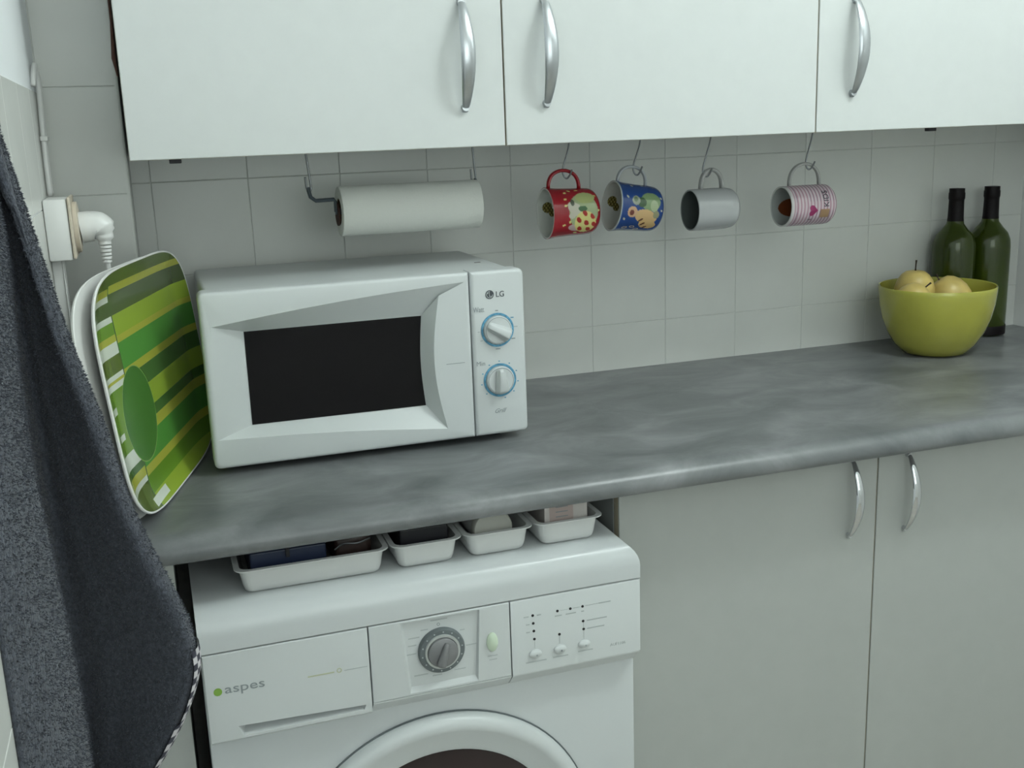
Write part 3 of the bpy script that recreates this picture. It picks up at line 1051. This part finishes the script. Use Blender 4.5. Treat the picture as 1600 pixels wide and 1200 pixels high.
for k in range(5):
    z = 1.230 - 0.005 * k
    join(b, lathe([(0, 0), (0.0080 - 0.0004 * k, 0), (0.0080 - 0.0004 * k, 0.0032), (0, 0.0032)], 14, Matrix.Translation((0.2050, -0.302, z - 0.0032))))
obj('strain_relief', b, 'melamine', pl, auto=40)
obj('cord', tube(smooth_path([(0.2050, -0.302, 1.212), (0.2055, -0.300, 1.18), (0.204, -0.295, 1.12), (0.200, -0.28, 1.02), (0.205, -0.25, 0.93), (0.23, -0.20, 0.9045), (0.255, -0.12, 0.9045)], 6), 0.0036, 10), 'melamine', pl, smooth=True)
cb = thing('wall_cable', 'white twin cable clipped to the wall above the socket', 'cable', (X_L + 0.006, -0.235, 1.30))
obj('cable_strand', tube(smooth_path([(0.1395, -0.245, 1.2975), (0.1395, -0.243, 1.34), (0.1395, -0.232, 1.377), (0.1395, -0.212, 1.42), (0.1400, -0.205, 1.455), (0.1395, -0.222, 1.474), (0.1385, -0.245, 1.462), (0.1370, -0.252, 1.445)], 6), 0.0036, 10), 'melamine', cb, smooth=True)
obj('cable_strand', tube(smooth_path([(0.1395, -0.226, 1.2975), (0.1395, -0.224, 1.34), (0.1395, -0.216, 1.377), (0.1395, -0.200, 1.42), (0.1400, -0.190, 1.450), (0.1395, -0.200, 1.468)], 6), 0.0036, 10), 'melamine', cb, smooth=True)
obj('cable_clip', box(X_L + 0.0003, 0.1455, -0.240, -0.208, 1.372, 1.379, 0.0015, 2), 'melamine', cb)
tr = thing('cable_trunking', 'slim white cable trunking running down from the wall socket', 'trunking', (X_L, -0.3, 0.9))
obj('channel', box(X_L + 0.0003, 0.1480, -0.315, -0.290, 0.9005, 1.2155, 0.001), 'melamine', tr)
obj('cover', box(0.1482, 0.1500, -0.317, -0.288, 0.9005, 1.2155, 0.0008), 'melamine', tr)

# ================================================================== paper towel and its holder
RX0, RX1, RY, RZ, RR = 0.547, 0.771, -0.20, 1.250, 0.0385
rl = thing('kitchen_paper', 'white kitchen paper roll hanging under the wall cabinet', 'paper roll', ((RX0 + RX1) / 2, RY, RZ - RR))
fm = frame((RX0, RY, RZ), (1, 0, 0))
LN = RX1 - RX0
obj('paper', lathe([(0.0205, 0), (RR - 0.001, 0), (RR, 0.001), (RR, LN - 0.001), (RR - 0.001, LN), (0.0205, LN)], 64, fm, close=True), 'paper', rl, auto=40)
obj('core', lathe([(0.0185, 0.0005), (0.0203, 0.0005), (0.0203, LN - 0.0005), (0.0185, LN - 0.0005)], 32, fm, close=True), 'card', rl, auto=40)
ho = thing('paper_holder', 'dark grey metal bar holder carrying the kitchen paper roll', 'holder', (0.64, RY, RZ))
obj('rod', lathe([(0, 0), (0.0045, 0), (0.0045, LN + 0.012), (0, LN + 0.012)], 14, frame((RX0 - 0.006, RY, RZ), (1, 0, 0))), 'iron', ho, auto=40)
obj('end_disc', lathe([(0, 0), (0.018, 0), (0.018, 0.002), (0, 0.002)], 28, frame((RX0 - 0.0035, RY, RZ - 0.004), (1, 0, 0))), 'wood', ho, auto=40)
# cranked left arm: from the hook eye, along, then down to the rod
ap = [(0.5010, RY, 1.2895), (0.5045, RY, 1.2745), (0.5120, RY, 1.2685), (0.5400, RY, 1.2690), (0.5425, RY, 1.2640), (0.5425, RY, 1.2500)]
obj('arm', tube(ap, 0.0045, 8, flat=0.7, side=(0, 1, 0)), 'iron', ho, auto=50)
obj('arm', tube([(0.7695, RY, 1.2900), (0.7730, RY, 1.2700), (0.7745, RY, 1.2500)], 0.0042, 8, flat=0.6, side=(0, 1, 0)), 'iron', ho, auto=50)
for xt, xb in ((0.502, 0.5065), (0.7670, 0.7705)):
    s = smooth_path([(xt, RY, CZ0 + 0.0015), (xt + (xb - xt) * 0.5, RY, 1.315), (xb, RY, 1.288), (xb - 0.003, RY - 0.001, 1.2845), (xb - 0.0070, RY - 0.002, 1.288), (xb - 0.0085, RY - 0.003, 1.305)], 6)
    obj('hanging_hook', tube(s, 0.0016, 8), 'wire', ho, smooth=True)

# ================================================================== mugs on hooks
def mug(name, label, group, axis_x, zc, L, prof, y=-0.20, tilt=0.0, colorfn=None, plain=None, inner_col=(0.62, 0.62, 0.59), handle_h=0.028, handle_w=0.0042, hmat='greymug', hz=(0.3, 0.86), hcol=None, roll=0.0):
    """axis towards -x; axis_x is the x of the open rim; prof: outer (r, h/L) from base to rim"""
    zax = Vector((-math.cos(tilt), 0, math.sin(tilt)))
    root = thing(name, label, 'mug', (axis_x + L / 2, y, zc - 0.04), group)
    fm = frame((axis_x + L * math.cos(tilt), y, zc - L * math.sin(tilt)), zax, (0, 0, 1)) @ Matrix.Rotation(roll, 4, 'Z')
    nh, na = 100, 220
    hs, rs = [], []
    ph = np.array([p[1] for p in prof]) * L
    pr = np.array([p[0] for p in prof])
    hh = np.linspace(0, L, nh)
    ro = np.interp(hh, ph, pr)
    # smooth profile
    for _ in range(6):
        ro[1:-1] = (ro[:-2] + 2 * ro[1:-1] + ro[2:]) / 4
    th = 0.0032
    bm_prof = [(0.0, 0.0, 0), (ro[0] * 0.5, 0.0, 0)] + [(ro[i], hh[i], 0) for i in range(nh)] + [(ro[-1] - th * 0.5, L + th * 0.25, 2)] + [(ro[i] - th, hh[i], 1) for i in range(nh - 1, 3, -1)] + [(ro[3] * 0.6, hh[4], 1), (0.0005, hh[4], 1)]
    V, C = [], []
    base = base_of(root)
    npf = len(bm_prof)
    ang = np.arange(na) * 2 * PI / na
    for k in range(na):
        for (r, h, f) in bm_prof:
            V.append(fm @ Vector((r * math.cos(ang[k]), r * math.sin(ang[k]), h)) - base)
            # up = 0 deg, towards the camera = -90 deg
            a = (math.degrees(ang[k]) + 180) % 360 - 180
            if f == 0 and colorfn:
                C.append(colorfn(1 - h / L, a + 90))
            elif f == 1 and colorfn:
                C.append(colorfn.inner(h / L, a - 90) if hasattr(colorfn, 'inner') else inner_col)
            else:
                C.append(inner_col)
    me = grid_mesh('mug_body', V, na, npf, np.array(C) if colorfn else None, closed_u=True)
    link('mug_body', me, 'printm' if colorfn else plain, root)
    # handle: arc in the local x-z plane
    z0, z1 = L * hz[0], L * hz[1]
    r0_, r1_ = np.interp([z0, z1], hh, ro)
    pts = []
    for k in range(25):
        t = k / 24
        a = PI * t
        zz = z0 + (z1 - z0) * (0.5 - 0.5 * math.cos(a))
        rr = (r0_ + (r1_ - r0_) * t) - 0.0015 + handle_h * math.sin(a) ** 0.75
        pts.append(fm @ Vector((rr, 0, zz)))
    b = tube(pts, handle_w, 12, flat=0.6, side=fm.to_3x3() @ Vector((0, 1, 0)))
    obj('handle', b, hmat, root, smooth=True)
    return root, fm, (hh, ro)


def ell(w, h, cx, cy, rx, ry, rot=0.0):
    c, s = math.cos(rot), math.sin(rot)
    x, y = w - cx, h - cy
    return ((x * c + y * s) / rx) ** 2 + ((-x * s + y * c) / ry) ** 2 < 1


RED, CRM, PGR, WHT, DKG = srgb(150, 18, 32), srgb(215, 205, 130), srgb(160, 172, 130), srgb(195, 190, 172), srgb(60, 100, 60)


def red_fn(w, a):
    h = a / 90  # -1..1 over the visible half
    c = RED
    for x, y in [(0.30, 0.62), (0.40, 0.72), (0.27, 0.40), (0.26, 0.22), (0.22, -0.30), (0.34, -0.22), (0.56, 0.74), (0.88, 0.5), (0.93, 0.05), (0.5, -0.62)]:
        if ell(w, h, x, y, 0.026, 0.04, x * 9):
            c = CRM
    if ell(w, h, 0.62, 0.04, 0.30, 0.52):
        c = PGR
    if ell(w, h, 0.68, 0.44, 0.20, 0.18, 0.2):
        c = srgb(172, 180, 120)
    if ell(w, h, 0.45, 0.12, 0.13, 0.22, 0.5):
        c = WHT
    if ell(w, h, 0.60, 0.12, 0.09, 0.08):
        c = DKG
    if ell(w, h, 0.40, 0.30, 0.04, 0.10):
        c = srgb(90, 95, 80)
    if ell(w, h, 0.44, -0.42, 0.14, 0.09, -0.7):
        c = srgb(190, 165, 160)
    if ell(w, h, 0.66, -0.28, 0.22, 0.34, 0.1):
        c = CRM
        for x, y in [(0.52, -0.18), (0.68, -0.28), (0.56, -0.46), (0.74, -0.50), (0.64, 0.00), (0.80, -0.10), (0.84, -0.34)]:
            if ell(w, h, x, y, 0.045, 0.085, 0.3):
                c = srgb(165, 40, 30)
    if ell(w, h, 0.38, -0.05, 0.07, 0.08):
        c = WHT
    return c


def spot_inner(hh_, a):
    if ell(hh_, a / 90, 0.80, -0.12, 0.10, 0.16) or ell(hh_, a / 90, 0.70, 0.04, 0.07, 0.12):
        v = math.sin(hh_ * 90) * math.sin(a * 0.5)
        return srgb(84, 72, 30) if v > -0.2 else srgb(150, 140, 80)
    return (0.60, 0.61, 0.56)


red_fn.inner = spot_inner
BLU = srgb(22, 62, 128)


def blue_fn(w, a):
    h = a / 90
    c = BLU
    for x, y in [(0.14, 0.30), (0.30, 0.72), (0.10, -0.30), (0.90, 0.35), (0.92, -0.02), (0.55, 0.80), (0.20, -0.05)]:
        if ell(w, h, x, y, 0.024, 0.036, 0.6):
            c = srgb(190, 190, 165)
    if ell(w, h, 0.66, 0.22, 0.22, 0.27, -0.1):
        c = srgb(125, 150, 105)
    if ell(w, h, 0.74, 0.10, 0.09, 0.16):
        c = srgb(165, 180, 140)
    if ell(w, h, 0.46, 0.18, 0.10, 0.14):
        c = srgb(50, 85, 45)
    if ell(w, h, 0.33, 0.22, 0.09, 0.13):
        c = srgb(150, 160, 140)
    if ell(w, h, 0.32, 0.25, 0.045, 0.07):
        c = srgb(95, 115, 85)
    if ell(w, h, 0.58, -0.22, 0.26, 0.20, -0.45):
        c = srgb(205, 170, 120)
    if ell(w, h, 0.26, -0.10, 0.11, 0.15):
        c = srgb(205, 165, 130)
    if ell(w, h, 0.25, -0.12, 0.05, 0.08):
        c = srgb(110, 55, 45)
    if ell(w, h, 0.66, -0.46, 0.20, 0.16, -0.4):
        c = srgb(210, 175, 120)
    for x, y in [(0.48, -0.32), (0.55, -0.45), (0.62, -0.58)]:
        if ell(w, h, x, y, 0.075, 0.026, 0.9):
            c = srgb(90, 55, 35)
    if ell(w, h, 0.80, -0.14, 0.07, 0.11):
        c = srgb(140, 140, 105)
    for x, y, r in [(0.20, -0.62, 0.3), (0.36, -0.58, -0.4), (0.48, -0.70, 0.5)]:
        if ell(w, h, x, y, 0.06, 0.05, r) and not ell(w, h, x, y, 0.045, 0.03, r):
            c = srgb(195, 185, 160)
    if w < 0.015 or w > 0.985:
        c = srgb(170, 180, 185)
    return c


blue_fn.inner = spot_inner


def pink_fn(w, a):
    h = a / 90
    k = (w * 14) % 1.0
    c = srgb(206, 190, 196) if k < 0.55 else srgb(176, 138, 152)
    if 0.55 <= k < 0.66 and abs(h) > 0.15:
        c = srgb(120, 112, 130)
    if w < 0.06:
        c = srgb(205, 200, 200)
    return c


def coffee_inner(hh_, a):
    if ell(hh_, a / 90, 0.55, 0.12, 0.30, 0.34):
        return srgb(120, 62, 34)
    return (0.40, 0.42, 0.40)


pink_fn.inner = coffee_inner
def grey_fn(w, a):
    return (0.46, 0.47, 0.475)


def grey_inner(hh_, a):
    return (0.10, 0.115, 0.11)


grey_fn.inner = grey_inner
flare = [(0.0300, 0.0), (0.0345, 0.04), (0.0375, 0.12), (0.0385, 0.25), (0.0390, 0.55), (0.0402, 0.8), (0.0425, 1.0)]
straight = [(0.0315, 0.0), (0.0352, 0.05), (0.0358, 0.12), (0.0358, 1.0)]
MG = 'mugs hanging from hooks under the wall cabinet'
M['redhandle'] = mat('red_glaze', RED, 0.25, coat=0.3)
M['bluehandle'] = mat('blue_white_glaze', (0.42, 0.44, 0.46), 0.3)
mug('red_mug', 'red mug with a cream, green and red cartoon print hanging from a hook', MG, 0.8885, 1.2270, 0.086, flare, colorfn=red_fn, handle_h=0.0300, handle_w=0.0050, hmat='redhandle', hz=(0.30, 0.93))
mug('blue_mug', 'blue mug with an animal cartoon print hanging from a hook', MG, 1.0080, 1.2330, 0.083, flare, tilt=0.13, colorfn=blue_fn, handle_h=0.0290, handle_w=0.0045, hmat='bluehandle', hz=(0.30, 0.93))
mug('grey_mug', 'plain grey mug with a dark inside hanging from a hook', MG, 1.1560, 1.2170, 0.082, [(0.029, 0.0), (0.0335, 0.06), (0.0355, 0.2), (0.0360, 0.5), (0.0355, 1.0)], colorfn=grey_fn, inner_col=(0.30, 0.31, 0.31), handle_h=0.0330, handle_w=0.0062, hmat='greymug', hz=(0.25, 0.75))
pk, pfm, pprof = mug('pink_mug', 'pink and white pinstriped mug with KIDS lettering hanging from a hook', MG, 1.3380, 1.2130, 0.094, straight, colorfn=pink_fn, handle_h=0.0390, handle_w=0.0050, hmat='greymug', hz=(0.18, 0.84))


def on_mug(root, fm, L, me, name, m, w0, a0, rot=0.0, R=0.0363):
    """wrap a flat (x right, y up, metres) mesh on the mug's camera side; w0 along the axis from the rim, a0 in degrees up from the middle"""
    co = np.zeros(len(me.vertices) * 3, np.float32)
    me.vertices.foreach_get('co', co)
    co = co.reshape(-1, 3)
    base = base_of(root)
    out = []
    for x, y, z in co:
        xr = x * math.cos(rot) - y * math.sin(rot)
        yr = x * math.sin(rot) + y * math.cos(rot)
        a = math.radians(-90 + a0) + yr / R
        out.append(fm @ Vector(((R + z) * math.cos(a), (R + z) * math.sin(a), L * (1 - w0) - xr)) - base)
    me.vertices.foreach_set('co', np.array(out, np.float32).ravel())
    me.update()
    return link(name, me, m, root)


on_mug(pk, pfm, 0.094, text_mesh('KIDS', 0.0150, 0.0002), 'lettering', 'mugink', 0.80, -4, PI / 2)
b = bmesh.new()
vs = [b.verts.new((0.010 * 0.062 * 16 * math.sin(a) ** 3, 0.010 * 0.062 * (13 * math.cos(a) - 5 * math.cos(2 * a) - 2 * math.cos(3 * a) - math.cos(4 * a)), 0.0004)) for a in [2 * PI * k / 28 for k in range(28)]]
cv = b.verts.new((0, 0, 0.0004))
for i in range(28):
    b.faces.new((cv, vs[i], vs[(i + 1) % 28]))
me = bpy.data.meshes.new('heart')
b.to_mesh(me)
b.free()
on_mug(pk, pfm, 0.094, me, 'heart_print', 'pinkheart', 0.46, -12, PI / 2)
b = bmesh.new()
g = [[b.verts.new((-0.009 + 0.018 * i / 6, -0.008 + 0.016 * j / 6, 0.0003)) for j in range(7)] for i in range(7)]
for i in range(6):
    for j in range(6):
        b.faces.new((g[i][j], g[i + 1][j], g[i + 1][j + 1], g[i][j + 1]))
me = bpy.data.meshes.new('patch')
b.to_mesh(me)
b.free()
on_mug(pk, pfm, 0.094, me, 'tan_patch', 'tanprint', 0.72, -22, 0)
on_mug(pk, pfm, 0.094, text_mesh('I', 0.010, 0.0002), 'lettering', 'mugink', 0.46, -42, PI / 2)

for lab, xt, xb, zb in [('steel wire hook holding the red mug', 0.9330, 0.9225, 1.2885), ('steel wire hook holding the blue mug', 1.0620, 1.0500, 1.2880), ('steel wire hook holding the grey mug', 1.1950, 1.1820, 1.2790), ('steel wire hook holding the pink striped mug', 1.3990, 1.3880, 1.2820)]:
    h = thing('mug_hook', lab, 'hook', (xt, -0.2, CZ0), 'wire hooks under the wall cabinet')
    pts = [(xt + 0.001, -0.2, CZ0 + 0.0018), (xt - 0.002, -0.2, 1.328), (xb - 0.001, -0.200, zb + 0.010), (xb + 0.000, -0.201, zb - 0.002), (xb + 0.0045, -0.203, zb - 0.006), (xb + 0.0085, -0.206, zb - 0.001), (xb + 0.0115, -0.209, zb + 0.008)]
    obj('shank', tube(smooth_path(pts, 6), 0.0015, 8), 'wire', h, smooth=True)
    obj('ceiling_plate', lathe([(0, 0), (0.004, 0), (0.004, 0.0012), (0, 0.0012)], 14, Matrix.Translation((xt + 0.001, -0.2, CZ0 + 0.0005))), 'wire', h)

# ================================================================== fruit bowl, fruit, bottles
BX, BY = 1.728, -0.152
bw = thing('fruit_bowl', 'olive green ceramic fruit bowl on the worktop', 'bowl', (BX, BY, 0.9))
outer = [(0.0, 0.9005), (0.050, 0.9005), (0.062, 0.9035), (0.078, 0.921), (0.092, 0.945), (0.102, 0.972), (0.108, 1.000), (0.1105, 1.024), (0.1110, 1.034), (0.1100, 1.0360), (0.1075, 1.0350)]
innr = [(0.1062, 1.024), (0.1035, 1.000), (0.0975, 0.972), (0.0875, 0.946), (0.073, 0.924), (0.055, 0.911), (0.030, 0.907), (0.0, 0.906)]
obj('bowl_shell', lathe(outer + innr, 96, Matrix.Translation((BX, BY, 0))), 'bowl', bw, auto=60)


def pear(label, loc, axis, sc=1.0, stem=0.020, bend=0.2):
    p = thing('pear', label, 'pear', loc, 'pears in the green bowl')
    m = frame(loc, axis, (1, 0, 0.1)) @ Matrix.Scale(sc, 4)
    pr = [(0.0, -0.040), (0.010, -0.0405), (0.022, -0.037), (0.033, -0.026), (0.0385, -0.010), (0.0385, 0.006), (0.034, 0.021), (0.0265, 0.032), (0.018, 0.0385), (0.008, 0.0405), (0.0, 0.039)]
    obj('flesh', lathe(pr, 40, m), 'pear', p, smooth=True)
    st = [m @ Vector((bend * 0.010 * t * t, 0, 0.0385 + stem * t)) for t in (0, 0.3, 0.6, 1)]
    obj('stalk', tube(st, [0.0018, 0.0013, 0.0014, 0.0020], 8), 'stem', p, smooth=True)
    return p


pear('yellow pear at the back of the bowl with an upright stalk', (1.702, -0.118, 1.022), (0.02, 0.02, 1), 1.0, 0.022, 0.1)
pear('yellow pear at the left front of the bowl with its stalk pointing right', (1.664, -0.160, 1.010), (0.65, -0.25, 0.75), 0.86, 0.018, 0.3)
pear('yellow pear at the right of the bowl', (1.772, -0.140, 1.006), (-0.45, 0.4, 0.9), 1.02, 0.014, 0.2)
pear('yellow pear lying low in the bowl beneath the others', (1.742, -0.172, 0.957), (0.9, 0.3, 0.2), 0.95, 0.010, 0.2)


def bottle(label, x, y):
    t = thing('wine_bottle', label, 'bottle', (x, y, 0.9), 'wine bottles in the corner')
    m = Matrix.Translation((x, y, 0.9003))
    outer_ = [(0.0, 0.006), (0.022, 0.004), (0.032, 0.0), (0.040, 0.002), (0.0425, 0.008), (0.0430, 0.05), (0.0430, 0.188), (0.0415, 0.203), (0.0360, 0.217), (0.0255, 0.229), (0.0175, 0.240), (0.0150, 0.252), (0.0143, 0.310), (0.0105, 0.3105)]
    inn = [(0.0110, 0.300), (0.0120, 0.250), (0.0150, 0.238), (0.0235, 0.226), (0.0340, 0.214), (0.0390, 0.202), (0.0403, 0.188), (0.0403, 0.03), (0.037, 0.012), (0.0, 0.018)]
    obj('glass', lathe(outer_ + inn, 56, m), 'bottle', t, auto=50)
    obj('base_ring', lathe([(0.0435, 0.0035), (0.0437, 0.006), (0.0437, 0.021), (0.0433, 0.022)], 56, m), 'foil', t, smooth=True)
    obj('capsule', lathe([(0.0166, 0.2462), (0.0158, 0.252), (0.0150, 0.285), (0.0152, 0.290), (0.0162, 0.292), (0.0162, 0.303), (0.0152, 0.305), (0.0152, 0.3125), (0.0, 0.3130)], 40, m), 'foil', t, auto=50)
    return t


bottle('green glass wine bottle with a black capsule, the left one behind the fruit bowl', 1.8530, -0.0480)
bottle('green glass wine bottle with a black capsule, the right one in the corner', 1.9420, -0.0490)

# ================================================================== terry towel hanging on the left wall
zs_b = np.array([0.50, 0.690, 0.728, 0.770, 0.807, 0.845, 0.889, 0.934, 0.972, 1.028, 1.109, 1.193, 1.309, 1.380, 1.46, 1.54])
xb_v = np.array([0.15, 0.172, 0.203, 0.232, 0.252, 0.2645, 0.261, 0.247, 0.233, 0.217, 0.203, 0.182, 0.161, 0.148, 0.1415, 0.1385])
zs_f = np.array([0.50, 0.700, 0.854, 0.896, 0.973, 1.029, 1.068, 1.138, 1.209, 1.290, 1.40, 1.54])
xf_v = np.array([0.170, 0.170, 0.169, 0.1690, 0.166, 0.163, 0.161, 0.154, 0.154, 0.156, 0.148, 0.140])
NZ, NA = 150, 130
zz = np.linspace(1.54, 0.66, NZ)


def smooth1(a, n=5):
    a = a.copy()
    for _ in range(n):
        a[1:-1] = (a[:-2] + 2 * a[1:-1] + a[2:]) / 4
    return a


xb_s = smooth1(np.interp(zz, zs_b, xb_v))
xf_s = smooth1(np.interp(zz, zs_f, xf_v))
V = np.zeros((NZ, NA, 3))
for i in range(NZ):
    z = zz[i]
    k = min(1.0, (1.54 - z) / 0.45)          # spread grows downwards
    ynear = -0.93 - 0.19 * k
    yf = -0.90 - 0.10 * k
    ycr = -0.845 + 0.055 * k
    ypk = -0.845 + 0.005 * k
    xf, xb = xf_s[i], xb_s[i]
    xcr = 0.1390
    ctrl = [(0.1375, ynear - 0.01), (0.1375 + (xf - 0.1375) * 0.65, ynear + 0.03), (xf - 0.001, yf - 0.035), (xf, yf), (xf - 0.006, yf + 0.009), (xcr + 0.001, yf + 0.022),
            (xcr, ycr - 0.012), (xcr + (xb - xcr) * 0.30, ycr - 0.014 * k), (xcr + (xb - xcr) * 0.66, ypk + 0.012 * k), (xb - 0.010, ypk), (xb - 0.001, ypk + 0.012), (xb - 0.001, ypk + 0.028), (xb - 0.007, ypk + 0.040)]
    pts = smooth_path([(a, b2, 0) for a, b2 in ctrl], 12)
    d = [0]
    for a, b2 in zip(pts, pts[1:]):
        d.append(d[-1] + (b2 - a).length)
    d = np.array(d) / d[-1]
    q = np.linspace(0, 1, NA)
    V[i, :, 0] = np.interp(q, d, [p.x for p in pts])
    V[i, :, 1] = np.interp(q, d, [p.y for p in pts])
    V[i, :, 2] = z
V[:, :, 0] = np.maximum(V[:, :, 0], 0.1368)
tw = thing('terry_towel', 'dark slate grey terry towel with a checked hem hanging on the left wall', 'towel', (0.1368, -0.9, 1.54))
tb = np.array(base_of(tw))
me = grid_mesh('cloth', (V.reshape(-1, 3) - tb), NZ, NA)
cl = link('cloth', me, 'towel', tw)
so = cl.modifiers.new('thickness', 'SOLIDIFY')
so.thickness = 0.003
so.offset = -1
# pile: short loops standing off the cloth
Nn = np.zeros_like(V)
du = np.gradient(V, axis=1)
dv = np.gradient(V, axis=0)
Nn = np.cross(du, dv)
Nn /= np.linalg.norm(Nn, axis=2, keepdims=True) + 1e-9
if Nn[60, 40, 0] < 0:
    Nn = -Nn
n = 90000
iu = rng.uniform(0, NA - 1.001, n)
iv = rng.uniform(0, NZ - 1.001, n)
a, b_ = iu.astype(int), iv.astype(int)
fu, fv = (iu - a)[:, None], (iv - b_)[:, None]
Pp = V[b_, a] * (1 - fu) * (1 - fv) + V[b_, a + 1] * fu * (1 - fv) + V[b_ + 1, a] * (1 - fu) * fv + V[b_ + 1, a + 1] * fu * fv
Np = Nn[b_, a]
rnd = rng.normal(size=(n, 3))
dirn = Np * 1.0 + rnd * 0.55 + np.array([0, 0, -0.35])
dirn /= np.linalg.norm(dirn, axis=1, keepdims=True)
side = np.cross(dirn, rng.normal(size=(n, 3)))
side /= np.linalg.norm(side, axis=1, keepdims=True) + 1e-9
ln = rng.uniform(0.0016, 0.0034, (n, 1))
wd = rng.uniform(0.0004, 0.0007, (n, 1))
T = np.stack([Pp - side * wd, Pp + side * wd, Pp + dirn * ln], 1).reshape(-1, 3) - tb
T[:, 0] = np.maximum(T[:, 0], 0.1356 - tb[0])
me = bpy.data.meshes.new('pile')
me.vertices.add(3 * n)
me.vertices.foreach_set('co', T.astype(np.float32).ravel())
me.loops.add(3 * n)
me.loops.foreach_set('vertex_index', np.arange(3 * n, dtype=np.int32))
me.polygons.add(n)
me.polygons.foreach_set('loop_start', np.arange(0, 3 * n, 3, dtype=np.int32))
me.update(calc_edges=True)
po = link('pile', me, 'towel', tw)
po['kind'] = 'stuff'
# checked binding along the free edge
HV, HC = [], []
rows = [i for i in range(NZ) if zz[i] < 0.868]
fine = np.linspace(rows[0], rows[-1], 170)
for r_, fi in enumerate(fine):
    i0 = min(int(fi), NZ - 2)
    f = fi - i0
    line_ = V[i0] * (1 - f) + V[i0 + 1] * f
    d = np.concatenate([[0], np.cumsum(np.linalg.norm(np.diff(line_, axis=0), axis=1))])
    dm = d[np.argmax(line_[:, 0])]
    for j in range(17):
        t = j / 16
        q = dm - 0.0200 + 0.030 * t
        p = np.array([np.interp(q, d, line_[:, c]) for c in range(3)])
        cen = np.array([np.interp(dm, d, line_[:, 0]) - 0.012, np.interp(dm, d, line_[:, 1]) + 0.006, p[2]])
        o_ = p - cen
        o_ /= np.linalg.norm(o_) + 1e-9
        HV.append(p + o_ * 0.0042 - tb)
        sq = (int(r_ // 6) + int(j // 4)) % 2
        HC.append(srgb(200, 196, 200) if sq else srgb(58, 58, 70))
me = grid_mesh('hem_binding', np.array(HV), len(fine), 17, np.array(HC))
hb = link('hem_binding', me, 'checks', tw)
hb['label'] = 'black and white checked hem binding'
